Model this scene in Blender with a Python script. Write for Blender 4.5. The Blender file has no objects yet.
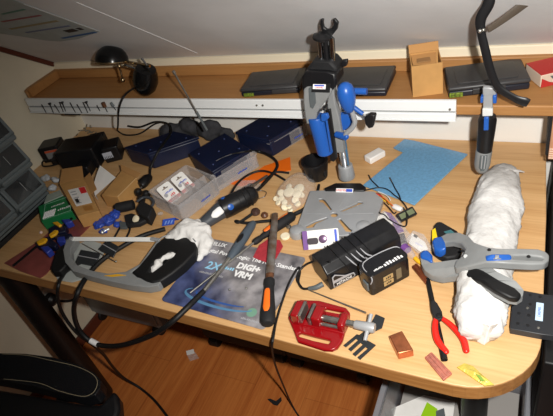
import bpy, bmesh, math, random
from mathutils import Vector, Matrix, noise, geometry
random.seed(7)
S = bpy.context.scene
COL = S.collection
DT = 0.74                                   # height of the desk top

# ------------------------------------------------------------------ camera
F = 515.0
RX = Vector((0.898, 0.094, -0.430)); RY = Vector((0.386, -0.636, 0.668)); RZ = Vector((-0.210, -0.766, -0.607))
RX.normalize(); RZ = (RZ - RX*RZ.dot(RX)).normalized(); RY = RZ.cross(RX)
CAM = Vector((0, 0, DT+.85))
right = Vector((RX[0], RY[0], RZ[0])); down = Vector((RX[1], RY[1], RZ[1])); fwd = Vector((RX[2], RY[2], RZ[2]))
cd = bpy.data.cameras.new('camera'); cam = bpy.data.objects.new('camera', cd); COL.objects.link(cam)
m = Matrix.Identity(4)
for i, v in enumerate((right, -down, -fwd)):
    for r in range(3): m[r][i] = v[r]
m.translation = CAM
cam.matrix_world = m
cd.sensor_width = 36; cd.lens = F/553*36; cd.clip_start = .02; cd.clip_end = 50
S.camera = cam

def ray(p):
    d = Vector((p[0]-276.5, p[1]-208, F))
    return Vector((d.dot(RX), d.dot(RY), d.dot(RZ)))
def atz(x, y, z): r = ray((x, y)); return CAM + r*((z-CAM.z)/r.z)
def at(x, y, h=0): return atz(x, y, DT+h)            # a point h above the desk top
def aty(x, y, Y): r = ray((x, y)); return CAM + r*((Y-CAM.y)/r.y)
def atx(x, y, X): r = ray((x, y)); return CAM + r*((X-CAM.x)/r.x)
def K(x0, y0, s): return lambda pts: [(x0+a/s, y0+b/s) for a, b in pts]

# ------------------------------------------------------------------ materials
def lin(c): return tuple(((v/255)/12.92 if v/255 <= .04045 else ((v/255+.055)/1.055)**2.4) for v in c)+(1,)
MC = {}
def mat(name, rgb, rough=.5, metal=0, var=0, vs=30, bump=0, bs=60, alpha=1, trans=0, ior=1.45, stretch=None, rgb2=None, spec=.5, coat=0):
    if name in MC: return MC[name]
    M = bpy.data.materials.new(name); M.use_nodes = True
    nt = M.node_tree; b = nt.nodes['Principled BSDF']
    b.inputs['Base Color'].default_value = lin(rgb); b.inputs['Roughness'].default_value = rough
    b.inputs['Metallic'].default_value = metal; b.inputs['Alpha'].default_value = alpha
    b.inputs['Transmission Weight'].default_value = trans; b.inputs['IOR'].default_value = ior
    b.inputs['Specular IOR Level'].default_value = spec; b.inputs['Coat Weight'].default_value = coat
    if var or bump:
        tc = nt.nodes.new('ShaderNodeTexCoord'); mp = nt.nodes.new('ShaderNodeMapping')
        nt.links.new(tc.outputs['Object'], mp.inputs['Vector'])
        if stretch: mp.inputs['Scale'].default_value = stretch
    if var:
        n = nt.nodes.new('ShaderNodeTexNoise'); n.inputs['Scale'].default_value = vs; n.inputs['Detail'].default_value = 6
        nt.links.new(mp.outputs['Vector'], n.inputs['Vector'])
        r = nt.nodes.new('ShaderNodeValToRGB')
        c2 = rgb2 or tuple(max(0, v*(1-var)) for v in rgb)
        r.color_ramp.elements[0].position = .35; r.color_ramp.elements[1].position = .65
        r.color_ramp.elements[0].color = lin(c2); r.color_ramp.elements[1].color = lin(rgb)
        nt.links.new(n.outputs['Fac'], r.inputs['Fac']); nt.links.new(r.outputs['Color'], b.inputs['Base Color'])
    if bump:
        n2 = nt.nodes.new('ShaderNodeTexNoise'); n2.inputs['Scale'].default_value = bs; n2.inputs['Detail'].default_value = 4
        nt.links.new(mp.outputs['Vector'], n2.inputs['Vector'])
        bp = nt.nodes.new('ShaderNodeBump'); bp.inputs['Strength'].default_value = bump; bp.inputs['Distance'].default_value = .01
        nt.links.new(n2.outputs['Fac'], bp.inputs['Height']); nt.links.new(bp.outputs['Normal'], b.inputs['Normal'])
    MC[name] = M
    return M

def wood(name, light, dark, axis, scale=1.0, rough=.45, planks=None):
    if name in MC: return MC[name]
    M = bpy.data.materials.new(name); M.use_nodes = True
    nt = M.node_tree; b = nt.nodes['Principled BSDF']; b.inputs['Roughness'].default_value = rough
    N, L = nt.nodes.new, nt.links.new
    tc = N('ShaderNodeTexCoord'); mp = N('ShaderNodeMapping'); L(tc.outputs['Object'], mp.inputs['Vector'])
    sc = [28*scale, 28*scale, 28*scale]; sc[axis] = 1.6*scale
    mp.inputs['Scale'].default_value = sc
    n = N('ShaderNodeTexNoise'); n.inputs['Scale'].default_value = 1; n.inputs['Detail'].default_value = 8; n.inputs['Roughness'].default_value = .6
    n.inputs['Distortion'].default_value = .4; L(mp.outputs['Vector'], n.inputs['Vector'])
    mp2 = N('ShaderNodeMapping'); L(tc.outputs['Object'], mp2.inputs['Vector'])
    s2 = [220*scale]*3; s2[axis] = 9*scale; mp2.inputs['Scale'].default_value = s2
    n2 = N('ShaderNodeTexNoise'); n2.inputs['Scale'].default_value = 1; n2.inputs['Detail'].default_value = 3; L(mp2.outputs['Vector'], n2.inputs['Vector'])
    ad = N('ShaderNodeMix'); ad.data_type = 'FLOAT'; ad.inputs[0].default_value = .4
    L(n.outputs['Fac'], ad.inputs[2]); L(n2.outputs['Fac'], ad.inputs[3])
    r = N('ShaderNodeValToRGB'); r.color_ramp.elements[0].position = .36; r.color_ramp.elements[1].position = .6
    r.color_ramp.elements[0].color = lin(dark); r.color_ramp.elements[1].color = lin(light)
    L(ad.outputs[0], r.inputs['Fac'])
    out = r.outputs['Color']
    if planks:
        mp3 = N('ShaderNodeMapping'); L(tc.outputs['Object'], mp3.inputs['Vector']); mp3.inputs['Rotation'].default_value = (0, 0, math.pi/2)
        br = N('ShaderNodeTexBrick'); br.inputs['Scale'].default_value = 1; br.inputs['Brick Width'].default_value = 1.2
        br.inputs['Row Height'].default_value = planks; br.inputs['Mortar Size'].default_value = .0012
        br.inputs['Color1'].default_value = (1, 1, 1, 1); br.inputs['Color2'].default_value = (.88, .86, .84, 1); br.inputs['Mortar'].default_value = (.72, .68, .66, 1)
        L(mp3.outputs['Vector'], br.inputs['Vector'])
        mx = N('ShaderNodeMix'); mx.data_type = 'RGBA'; mx.blend_type = 'MULTIPLY'; mx.inputs[0].default_value = 1
        L(out, mx.inputs[6]); L(br.outputs['Color'], mx.inputs[7]); out = mx.outputs[2]
    L(out, b.inputs['Base Color'])
    MC[name] = M
    return M

DESK = wood('desk_oak_laminate', (212, 171, 120), (194, 149, 97), 0)
DESKE = wood('desk_edge', (176, 124, 70), (146, 96, 48), 0)
FLOOR = wood('floor_laminate', (204, 124, 62), (176, 96, 44), 1, .8, .35, .19)
SHELF = wood('shelf_board', (170, 122, 70), (156, 108, 60), 0, 1.5, .55)
PANEL = wood('side_panel_wood', (200, 150, 118), (170, 118, 88), 2, 1)
WHITE = mat('white_wall', (240, 237, 230), .8, var=.04, vs=6, bump=.03, bs=120)
CREAM = mat('cream_wall', (224, 214, 190), .8, var=.04, vs=6)
SLOPE = mat('sloping_ceiling_paint', (228, 229, 230), .7, var=.05, vs=5, bump=.04, bs=60)
TRIMW = mat('trim_white', (228, 216, 190), .6)
BROWN = mat('dark_brown_trim', (92, 44, 30), .5)
RAILW = mat('rail_white', (226, 228, 228), .35)
BLACK = mat('black_plastic', (22, 22, 24), .38)
BLACKM = mat('black_matt_plastic', (26, 26, 28), .7, var=.2, vs=80)
RUBBER = mat('black_rubber', (16, 16, 17), .55)
LEATHER = mat('black_leather', (18, 19, 22), .36, bump=.15, bs=300)
STEELD = mat('black_steel', (14, 14, 15), .45)
CHARC = mat('charcoal_case', (58, 57, 58), .42, var=.18, vs=18)
GREY = mat('grey_plastic', (138, 140, 140), .42, var=.06, vs=30)
GREYL = mat('light_grey_metal', (168, 170, 172), .38, .25, var=.07, vs=14)
GREYD = mat('dark_grey_plastic', (88, 94, 96), .45)
GREYB = mat('blue_grey_rubber', (74, 84, 94), .5)
CHROME = mat('chrome', (205, 208, 212), .12, 1)
STEEL = mat('steel', (176, 174, 168), .3, .9, var=.15, vs=60)
RUSTY = mat('worn_file_steel', (150, 146, 140), .42, .7, var=.25, vs=40, rgb2=(120, 92, 70))
RUST = mat('rusty_steel', (120, 78, 52), .6, .4, var=.3, vs=120)
BLUE = mat('bright_blue_plastic', (34, 88, 170), .32)
BLUED = mat('navy_plastic', (19, 29, 58), .4, var=.12, vs=25)
BLUEF = mat('blue_film', (50, 84, 190), .3, alpha=.75, bump=.3, bs=80)
SKYF = mat('teal_blue_sheet', (112, 166, 206), .3, var=.09, vs=140, coat=.3)
SKYE = mat('blue_sheet_edge', (40, 120, 190), .3)
RED = mat('red_enamel', (136, 12, 18), .22, coat=.4)
REDP = mat('red_plastic_grip', (212, 36, 26), .3)
REDF = mat('dull_red_film', (158, 84, 78), .3, alpha=.8, var=.14, vs=22)
PICK = mat('translucent_red', (190, 60, 70), .3, alpha=.85, var=.1, vs=120)
ORANGE = mat('orange_rubber', (240, 112, 28), .45)
ORSHEET = mat('orange_sheet', (242, 112, 18), .5)
YEL = mat('yellow_plastic', (224, 168, 30), .4)
YELF = mat('yellow_film', (222, 202, 92), .25, alpha=.8, var=.14, vs=70, bump=.4, bs=90)
CARD = mat('brown_cardboard', (194, 146, 86), .8, var=.08, vs=20)
CARDI = mat('cardboard_inside', (176, 130, 78), .85)
PAPER = mat('white_paper', (232, 230, 226), .7, var=.03, vs=30)
COTTON = mat('white_cotton', (226, 224, 221), .9, var=.05, vs=18, bump=.6, bs=34)
SOILED = mat('soiled_white_cotton', (222, 221, 219), .9, var=.5, vs=11, bump=.7, bs=26, rgb2=(186, 184, 181))
FELT = mat('cream_felt', (238, 226, 196), .9, bump=.1, bs=400)
CLEAR = mat('clear_plastic', (222, 220, 222), .16, alpha=.30, spec=.7)
CLEARM = mat('milky_plastic', (214, 210, 210), .25, alpha=.23, bump=.1, bs=30)
BAGM = mat('clear_bag_film', (228, 224, 222), .12, alpha=.22, bump=.9, bs=60)
GREENB = mat('green_card', (24, 112, 62), .45)
LIME = mat('lime_green', (150, 200, 20), .5)
COPPER = mat('copper', (200, 122, 82), .34, .85, var=.18, vs=50)
COPPERP = mat('pink_copper', (196, 122, 104), .5, .4, var=.15, vs=120)
COPPERB = mat('brown_copper', (132, 70, 42), .42, .5, var=.2, vs=50)
PURPLE = mat('purple_print', (112, 70, 138), .4)
LCD = mat('lcd_glass', (104, 112, 84), .2)
CLOTHD = mat('dark_grey_cloth', (62, 62, 66), .9, var=.25, vs=40, bump=.4, bs=60)
TILE = mat('pale_grey_plastic', (178, 182, 178), .4)
TANK = mat('grey_tub', (132, 134, 140), .4)
STITCH = mat('cream_thread', (150, 138, 112), .8)
PRINTB = mat('blue_print', (52, 82, 190), .5)
PRINTR = mat('red_print', (206, 34, 40), .5)
PRINTW = mat('white_print', (236, 236, 236), .5)
PRINTC = mat('pale_blue_print', (150, 206, 236), .5)
PRINTK = mat('black_print', (24, 24, 26), .5)
PRINTG = mat('grey_print', (160, 160, 164), .5)
GOLD = mat('gold_label', (190, 170, 126), .35, .5)
CABF = mat('drawer_clear_front', (96, 106, 108), .18, alpha=.45)
TUBW = mat('white_wire', (226, 226, 226), .5)
YW = mat('yellow_wire', (230, 190, 50), .5)
RW = mat('red_wire', (190, 40, 36), .5)
BRASS = mat('warm_chrome', (190, 168, 132), .2, 1)
LAMPK = mat('black_gloss_enamel', (14, 14, 15), .22)

# ------------------------------------------------------------------ mesh builder (world coordinates)
def tess(loops):                                # triangles of an outline with holes
    if len(loops) == 1: return geometry.tessellate_polygon([[Vector((x, y, 0)) for x, y in loops[0]]])
    flat = [Vector(p) for l in loops for p in l]; ed = []; o = 0
    for l in loops: ed += [(o+i, o+(i+1) % len(l)) for i in range(len(l))]; o += len(l)
    res = geometry.delaunay_2d_cdt(flat, ed, [], 0, 1e-7)
    vs, fs, ov = res[0], res[2], res[3]
    mp = [o_[0] if o_ else min(range(len(flat)), key=lambda k: (flat[k]-vs[i]).length) for i, o_ in enumerate(ov)]
    def inside(p, l):
        r = False
        for i in range(len(l)):
            (x1, y1), (x2, y2) = l[i], l[i-1]
            if (y1 > p.y) != (y2 > p.y) and p.x < (x2-x1)*(p.y-y1)/(y2-y1)+x1: r = not r
        return r
    out = []
    for f in fs:
        c_ = (vs[f[0]]+vs[f[1]]+vs[f[2]])/3
        if inside(c_, loops[0]) and not any(inside(c_, l) for l in loops[1:]) and len({mp[i] for i in f}) == 3: out.append(tuple(mp[i] for i in f))
    return out

class MB:
    def __init__(s, M=None): s.bm = bmesh.new(); s.M = M or Matrix.Identity(4)
    def v(s, p): return s.bm.verts.new(s.M @ Vector(p))
    def face(s, vs):
        try: return s.bm.faces.new(vs)
        except ValueError: return None
    def hull8(s, b, t):                       # bottom loop, top loop
        vb = [s.v(p) for p in b]; vt = [s.v(p) for p in t]; n = len(b)
        s.face(vb[::-1]); s.face(vt)
        for i in range(n): s.face((vb[i], vb[(i+1) % n], vt[(i+1) % n], vt[i]))
        return s
    def box(s, c, d):
        x, y, z = c; a, b, e = d[0]/2, d[1]/2, d[2]/2
        q = [(-a, -b), (a, -b), (a, b), (-a, b)]
        return s.hull8([(x+i, y+j, z-e) for i, j in q], [(x+i, y+j, z+e) for i, j in q])
    def span(s, lo, hi): return s.box([(a+b)/2 for a, b in zip(lo, hi)], [abs(b-a) for a, b in zip(lo, hi)])
    def prism(s, poly, z0, z1, holes=()):
        loops = [list(poly)]+[list(h) for h in holes]
        flat = [p for l in loops for p in l]
        tri = tess([[(p[0], p[1]) for p in l] for l in loops])
        vb = [s.v((p[0], p[1], z0)) for p in flat]; vt = [s.v((p[0], p[1], z1)) for p in flat]
        for t in tri: s.face([vt[i] for i in t]); s.face([vb[i] for i in t][::-1])
        o = 0
        for l in loops:
            n = len(l)
            for i in range(n): s.face((vb[o+i], vb[o+(i+1) % n], vt[o+(i+1) % n], vt[o+i]))
            o += n
        return s
    def plate(s, top, th, holes=(), dirn=(0, 0, -1)):     # top outline given as 3-D points
        loops = [list(top)]+[list(h) for h in holes]
        flat = [Vector(p) for l in loops for p in l]; dv = Vector(dirn)*th
        ax = max(range(3), key=lambda k: abs(dirn[k])); ij = [k for k in range(3) if k != ax]
        tri = tess([[(p[ij[0]], p[ij[1]]) for p in map(Vector, l)] for l in loops])
        vt = [s.v(p) for p in flat]; vb = [s.v(p+dv) for p in flat]
        for t in tri: s.face([vt[i] for i in t]); s.face([vb[i] for i in t][::-1])
        o = 0
        for l in loops:
            n = len(l)
            for i in range(n): s.face((vb[o+i], vb[o+(i+1) % n], vt[o+(i+1) % n], vt[o+i]))
            o += n
        return s
    def ring(s, c, ax, u, w, ru, rw, n):
        return [s.v(c+u*(math.cos(2*math.pi*k/n)*ru)+w*(math.sin(2*math.pi*k/n)*rw)) for k in range(n)]
    def tube(s, pts, r, n=10, flat=1.0, sub=6, up=(0, 0, 1), caps=True):
        P = [Vector(p) for p in pts]; rr = list(r) if hasattr(r, '__len__') else [r]*len(P)
        Q, RR = [], []
        if sub and len(P) > 2:
            for i in range(len(P)-1):
                a, b, c, d = P[max(i-1, 0)], P[i], P[i+1], P[min(i+2, len(P)-1)]
                for k in range(sub):
                    t = k/sub
                    Q.append(.5*((2*b)+(c-a)*t+(2*a-5*b+4*c-d)*t*t+(3*b-a-3*c+d)*t**3)); RR.append(rr[i]*(1-t)+rr[i+1]*t)
            Q.append(P[-1]); RR.append(rr[-1])
        else: Q, RR = P, rr
        prev = None; u = None
        for i, c in enumerate(Q):
            t = (Q[min(i+1, len(Q)-1)]-Q[max(i-1, 0)]).normalized()
            if u is None:
                u = Vector(up).cross(t)
                if u.length < 1e-4: u = Vector((1, 0, 0)).cross(t)
            else: u = u-t*u.dot(t)
            u.normalize(); w = t.cross(u)
            cur = s.ring(c, t, u, w, RR[i], RR[i]*flat, n)
            if prev:
                for k in range(n): s.face((prev[k], prev[(k+1) % n], cur[(k+1) % n], cur[k]))
            elif caps: s.face(cur[::-1])
            prev = cur
        if caps: s.face(prev)
        return s
    def rod(s, a, b, r0, r1=None, n=16, flat=1.0): return s.tube([a, b], [r0, r0 if r1 is None else r1], n, flat, sub=0)
    def lathe(s, a, b, prof, n=24, flat=1.0, caps=True):   # profile (distance along a->b in 0..1, radius)
        a, b = Vector(a), Vector(b)
        t = (b-a).normalized(); u = Vector((0, 0, 1)).cross(t)
        if u.length < 1e-4: u = Vector((1, 0, 0))
        u.normalize(); w = t.cross(u); prev = None
        for f_, r in prof:
            cur = s.ring(a+(b-a)*f_, t, u, w, r, r*flat, n)
            if prev:
                for k in range(n): s.face((prev[k], prev[(k+1) % n], cur[(k+1) % n], cur[k]))
            elif caps: s.face(cur[::-1])
            prev = cur
        if caps: s.face(prev)
        return s
    def ball(s, c, r, sc=(1, 1, 1), n=16):
        mm = s.M @ Matrix.Translation(Vector(c)) @ Matrix.Diagonal((sc[0], sc[1], sc[2], 1))
        bmesh.ops.create_uvsphere(s.bm, u_segments=n, v_segments=max(6, n//2), radius=r, matrix=mm)
        return s
    def text(s, txt, size, M, depth=.0004, font_align='CENTER', off=0):
        if txt[0] == '~':                        # print too small to read: a row of letter-sized strokes
            n = int(txt[1:]); w = size*.55; x = 0 if font_align == 'LEFT' else -n*w/2; M0 = s.M; s.M = M0 @ M
            for k in range(n):
                h = size*(.72 if k % 3 else .5); s.box((x+w*(k+.5), (h-size*.72)/2, 0), (w*.62, h, depth*2))
            s.M = M0; return s
        cu = bpy.data.curves.new('t', 'FONT'); cu.body = txt; cu.size = size; cu.extrude = depth
        cu.align_x = font_align; cu.align_y = 'CENTER'; cu.resolution_u = 2; cu.offset = off
        o = bpy.data.objects.new('t', cu); COL.objects.link(o)
        dg = bpy.context.evaluated_depsgraph_get()
        me = bpy.data.meshes.new_from_object(o.evaluated_get(dg))
        me.transform(s.M @ M); s.bm.from_mesh(me)
        bpy.data.meshes.remove(me); bpy.data.objects.remove(o); bpy.data.curves.remove(cu)
        return s

ORG = {}
def finish(name, mb, material, parent=None, bev=0, seg=2, ang=35, base=None, recalc=True):
    bm = mb.bm
    if recalc: bmesh.ops.recalc_face_normals(bm, faces=bm.faces[:])
    if parent is not None: o0 = ORG[parent.name]
    elif base is not None: o0 = Vector(base)
    else:
        cs = [v.co for v in bm.verts]
        lo = Vector([min(c[i] for c in cs) for i in range(3)]); hi = Vector([max(c[i] for c in cs) for i in range(3)])
        o0 = Vector(((lo.x+hi.x)/2, (lo.y+hi.y)/2, lo.z))
    bm.transform(Matrix.Translation(-o0))
    me = bpy.data.meshes.new(name); bm.to_mesh(me); bm.free()
    for p in me.polygons: p.use_smooth = True
    me.set_sharp_from_angle(angle=math.radians(ang))
    me.materials.append(material)
    o = bpy.data.objects.new(name, me); COL.objects.link(o)
    if parent is not None: o.parent = parent
    else: o.location = o0
    ORG[o.name] = o0
    if bev:
        b = o.modifiers.new('bevel', 'BEVEL'); b.width = bev; b.segments = seg; b.limit_method = 'ANGLE'; b.angle_limit = math.radians(ang)
    return o
def tag(o, label, cat, group=None):
    o['label'] = label; o['category'] = cat
    if group: o['group'] = group
    return o
def thing(name, label, cat, loc, group=None):
    o = bpy.data.objects.new(name, None); COL.objects.link(o); o.location = loc; o.empty_display_size = .03
    ORG[o.name] = Vector(loc)
    return tag(o, label, cat, group)
def solo(name, label, cat, mb, material, group=None, bev=0, **k): return tag(finish(name, mb, material, None, bev, **k), label, cat, group)
def struct(name, mb, material, bev=0):
    o = finish(name, mb, material, None, bev); o['kind'] = 'structure'; return o

def frame(o, xdir, up=(0, 0, 1)):            # frame at o with x along xdir, z near up
    x = Vector(xdir).normalized(); z = Vector(up); z = (z-x*z.dot(x)).normalized(); y = z.cross(x)
    M_ = Matrix.Identity(4)
    for i, v in enumerate((x, y, z)):
        for r in range(3): M_[r][i] = v[r]
    M_.translation = Vector(o); return M_
def rect(a, b, c):                          # a front-left, b front-right, c back-left (3-D): frame, width, depth
    M_ = frame(a, Vector((b.x-a.x, b.y-a.y, 0))); l = M_.inverted()
    return M_, (l @ b).x, (l @ c).y
def vert(Y): return Matrix(((1, 0, 0, 0), (0, 0, -1, Y), (0, 1, 0, 0), (0, 0, 0, 1)))   # upright frame facing the viewer
def vp(pts, Y): return [(aty(x, y, Y).x, aty(x, y, Y).z) for x, y in pts]
def rrect(x0, y0, x1, y1, r, n=5):
    out = []
    for cx, cy, a0 in ((x1-r, y0+r, -90), (x1-r, y1-r, 0), (x0+r, y1-r, 90), (x0+r, y0+r, 180)):
        for k in range(n+1):
            a = math.radians(a0+90*k/n); out.append((cx+r*math.cos(a), cy+r*math.sin(a)))
    return out
def circ(cx, cy, r, n=20, ry=None): return [(cx+r*math.cos(2*math.pi*k/n), cy+(ry or r)*math.sin(2*math.pi*k/n)) for k in range(n)]

# ------------------------------------------------------------------ the room
XL, YB = -1.622, 1.306
SL = .81                                   # the sloping ceiling climbs towards the viewer
def slope_z(y): return 1.014 + SL*(YB-y)
struct('floor', MB().span((XL-.1, -2.2, -.06), (2.4, YB+.1, 0)), FLOOR)
mb = MB(); mb.span((XL-.05, YB, 0), (2.4, YB+.08, 1.03)); struct('wall_back', mb, WHITE)
mb = MB(); yt = -.6
prof = [(-2.2, 0), (YB, 0), (YB, slope_z(YB)), (yt, slope_z(yt)), (-2.2, slope_z(yt))]
mb.hull8([(XL-.08, y, z) for y, z in prof], [(XL, y, z) for y, z in prof]); struct('wall_left', mb, CREAM)
mb = MB(); n_ = Vector((0, SL, 1)).normalized()
a = [Vector((XL-.1, YB+.05, slope_z(YB+.05))), Vector((2.4, YB+.05, slope_z(YB+.05))), Vector((2.4, yt, slope_z(yt))), Vector((XL-.1, yt, slope_z(yt)))]
mb.hull8(a, [p+n_*.06 for p in a]); struct('ceiling', mb, SLOPE)
# seam between two ceiling boards
def on_slope(x, y):
    r = ray((x, y)); d = CAM.z - 1.014 - SL*(YB-CAM.y); k = -d/(r.z+SL*r.y); return CAM+r*k
sa, sb = on_slope(76, 2), on_slope(197, 53)
mb = MB(frame(sa-n_*.0006, sb-sa, n_)); mb.box(((sb-sa).length/2, 0, 0), ((sb-sa).length, .003, .0013)); struct('trim_3', mb, SLOPE)
# brown strip where the slope meets the left wall, cream strip above the shelf
mb = MB(); p0 = Vector((XL+.006, YB-.01, slope_z(YB-.01)-.010)); p1 = Vector((XL+.006, .2, slope_z(.2)-.010))
mb.M = frame(p0, p1-p0, n_); mb.box(((p1-p0).length/2, 0, 0), ((p1-p0).length, .012, .016)); struct('trim_1', mb, BROWN, .002)
mb = MB(); mb.span((XL, YB-.012, .990), (2.2, YB, 1.018)); struct('trim_2', mb, TRIMW, .003)
mb = MB(); mb.span((XL, -2.2, 0), (XL+.014, YB, .05)); struct('baseboard_left', mb, BROWN, .003)
mb = MB(); mb.span((XL, YB-.014, 0), (2.3, YB, .05)); struct('baseboard_back', mb, BROWN, .003)

# ------------------------------------------------------------------ desk
desk = thing('desk', 'long light oak laminate desk with a rounded front corner', 'desk', (-.75, .9, 0))
FY, XR = .545, .053
R_ = .135; fy2 = .524
poly = [(XL+.003, 1.302), (XL+.003, .566), (-.95, .556), (-.5, .541), (-.2, .528)]
for k in range(0, 11):
    a_ = math.radians(-90+90*k/10); poly.append((XR-R_+R_*math.cos(a_), fy2+.002+R_+R_*math.sin(a_)))
poly += [(XR-.004, 1.0), (XR-.014, 1.302)]
mb = MB(); mb.prism(poly, DT-.037, DT); finish('tabletop', mb, DESK, desk, .003)
band = []
mb = MB(); fr_pts = poly[1:-2]
for i in range(len(fr_pts)-1):
    a, b = Vector((*fr_pts[i], 0)), Vector((*fr_pts[i+1], 0)); d = (b-a).normalized(); nn = Vector((d.y, -d.x, 0))*.0012
    vs = [mb.v((p.x+nn.x, p.y+nn.y, z)) for p, z in ((a, DT-.0365), (b, DT-.0365), (b, DT-.0025), (a, DT-.0025))]; mb.face(vs)
finish('edge_band', mb, DESKE, desk)
for x, y in ((-1.365, .60), (-.06, .70), (-1.56, 1.24), (-.06, 1.24)):
    mb = MB(); mb.rod((x, y, 0), (x, y, DT-.037), .04 if x < -1 else .03, n=20); finish('leg', mb, STEELD, desk)
mb = MB(); mb.span((-1.60, 1.20, DT-.08), (-.02, 1.23, DT-.037)); finish('crossbar', mb, STEELD, desk, .004)

# ------------------------------------------------------------------ shelf with raised lips
HS = .962
sh = thing('wall_shelf', 'tan board shelf with raised back and left lips along the wall', 'shelf', (-.75, 1.2, HS-.03))
mb = MB(); mb.prism([(XL+.002, YB-.003), (XL+.002, 1.15), (XL+.012, 1.125), (XL+.035, 1.112), (.09, 1.106), (.09, YB-.003)], HS-.026, HS)
finish('board', mb, SHELF, sh, .003)
mb = MB(); mb.span((XL+.022, YB-.024, HS), (.09, YB-.004, HS+.033)); finish('back_lip', mb, SHELF, sh, .003)
mb = MB(); mb.prism([(XL+.002, YB-.004), (XL+.002, 1.15), (XL+.012, 1.125), (XL+.035, 1.113), (XL+.035, 1.122), (XL+.022, 1.135), (XL+.022, YB-.004)], HS, HS+.033)
finish('side_lip', mb, SHELF, sh, .003)
# white slotted rail screwed to the shelf front
rl = thing('white_rail', 'long white slotted rail along the front edge of the shelf', 'rail', (-.88, 1.10, .928))
x0, x1 = -1.590, -.160
mb = MB(); mb.span((x0, 1.096, .951), (x1, 1.1055, .979)); finish('upper_strip', mb, RAILW, rl, .0015)
mb = MB(); mb.span((x0, 1.093, .931), (x1, 1.1055, .9475)); finish('lower_strip', mb, RAILW, rl, .0015)
mb = MB(); mb.span((x0+.002, 1.101, .934), (x1-.002, 1.1055, .976)); finish('groove', mb, BLACKM, rl)
mb = MB(); mb.span((x0, 1.090, .928), (x1, 1.1055, .931)); finish('bottom_flange', mb, RAILW, rl)
for px, py in ((257, 105), (263, 105), (450, 109)):
    p = aty(px, py, 1.096); mb = MB(); mb.rod((p.x, 1.0955, p.z), (p.x, 1.0925, p.z), .0028, n=10); finish('screw', mb, STEEL, rl)
mb = MB(); p = aty(73, 115.6, 1.09); mb.span((p.x-.035, 1.088, .9245), (p.x+.035, 1.10, .9275)); finish('stop_clip', mb, BLACK, rl)

# drill bits stuck to the rail
c = K(20, 85, 5.01)
bits = [((108, 98), (133, 142), 'short thin black'), ((148, 92), (168, 142), 'black capped'), ((172, 98), (198, 138), 'plain dark'), ((197, 85), (217, 135), 'long thin black'),
        ((210, 86), (229, 132), 'knobbed slim'), ((250, 88), (278, 138), 'slanting mid-length'), ((285, 97), (310, 140), 'slanting short'), ((315, 86), (340, 140), 'black'), ((330, 84), (353, 131), 'fat capped'),
        ((385, 102), (400, 130), 'tiny'), ((415, 88), (438, 136), 'orange tipped'), ((455, 88), (480, 126), 'grey tipped')]
where = ['first from the left end of the white rail', 'second from the left on the white rail', 'third from the left on the white rail', 'fourth from the left on the white rail', 'fifth from the left on the white rail',
         'sixth from the left on the white rail', 'seventh from the left on the white rail', 'eighth from the left on the white rail', 'ninth from the left on the white rail', 'tenth from the left on the white rail',
         'near the lamp on the white rail', 'beside the lamp cable on the white rail']
for i, ((a, b, kind), w) in enumerate(zip(bits, where)):
    (ax, ay), (bx, by) = c([a, b]); p, q = aty(ax, ay, 1.0905), aty(bx, by, 1.0905)
    t = thing('drill_bit', kind+' drill bit, '+w, 'drill bit', q, 'drill bits on the white rail')
    mb = MB(); mb.rod(p, q, .0019, .0013, 8); finish('shank', mb, PRINTK, t)
    if i in (1, 4, 8): mb = MB(); mb.rod(p, p+(q-p)*.16, .006, .003, 12); finish('cap', mb, BLACK, t)
    if i == 10: mb = MB(); mb.rod(p, p+(q-p)*.45, .0065, .0065, 14); finish('sanding_drum', mb, RUST, t)
    if i == 11: mb = MB(); mb.rod(p, p+(q-p)*.5, .004, .005, 12); finish('brush_tip', mb, GREYD, t)

# ------------------------------------------------------------------ poster on the slope
cx = K(0, 0, 5.03)
ps = thing('poster', 'curling printed paper chart with coloured lines taped to the sloping ceiling', 'poster', on_slope(50, 25))
a, b, c3, d3 = on_slope(100, 30.5), on_slope(18, 1), on_slope(60, 40.5), on_slope(0, 33)
nn = -n_*.0008
mb = MB()
ou = [(100, 30.5), (78, 38), (60, 40.5), (45, 39.5), (25, 36), (0, 32.5), (-30, 28), (-50, -12), (-15, -12), (18, 0.5)]
mb.plate([on_slope(*p)-n_*.002 for p in ou], .001, dirn=tuple(-n_)); finish('sheet', mb, mat('poster_paper', (176, 186, 186), .6, var=.06, vs=30), ps)
def strip(p, q, w, m_, nm='printed_line', off=.0034):
    p, q = on_slope(*p)-n_*off, on_slope(*q)-n_*off
    mb_ = MB(frame(p, q-p, n_)); mb_.box(((q-p).length/2, 0, 0), ((q-p).length, w, .0006)); finish(nm, mb_, m_, ps)
strip((62, 37.2), (96, 31), .010, mat('poster_blue', (48, 96, 150), .6))
strip((26, 31.5), (70, 24.5), .008, mat('poster_slate', (110, 120, 150), .6))
strip((10, 28), (58, 19.5), .010, mat('poster_ochre', (150, 140, 104), .6))
strip((2, 20.5), (41, 14), .008, mat('poster_red', (150, 84, 88), .6))
strip((2, 13), (25, 8), .007, mat('poster_green', (96, 140, 126), .6))
strip((66, 30.5), (76, 28.6), .020, PRINTK); strip((78, 28), (82, 27.3), .016, PRINTK)
strip((24, 3), (97, 29.5), .006, mat('poster_border', (214, 216, 214), .6), 'tape')

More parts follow.
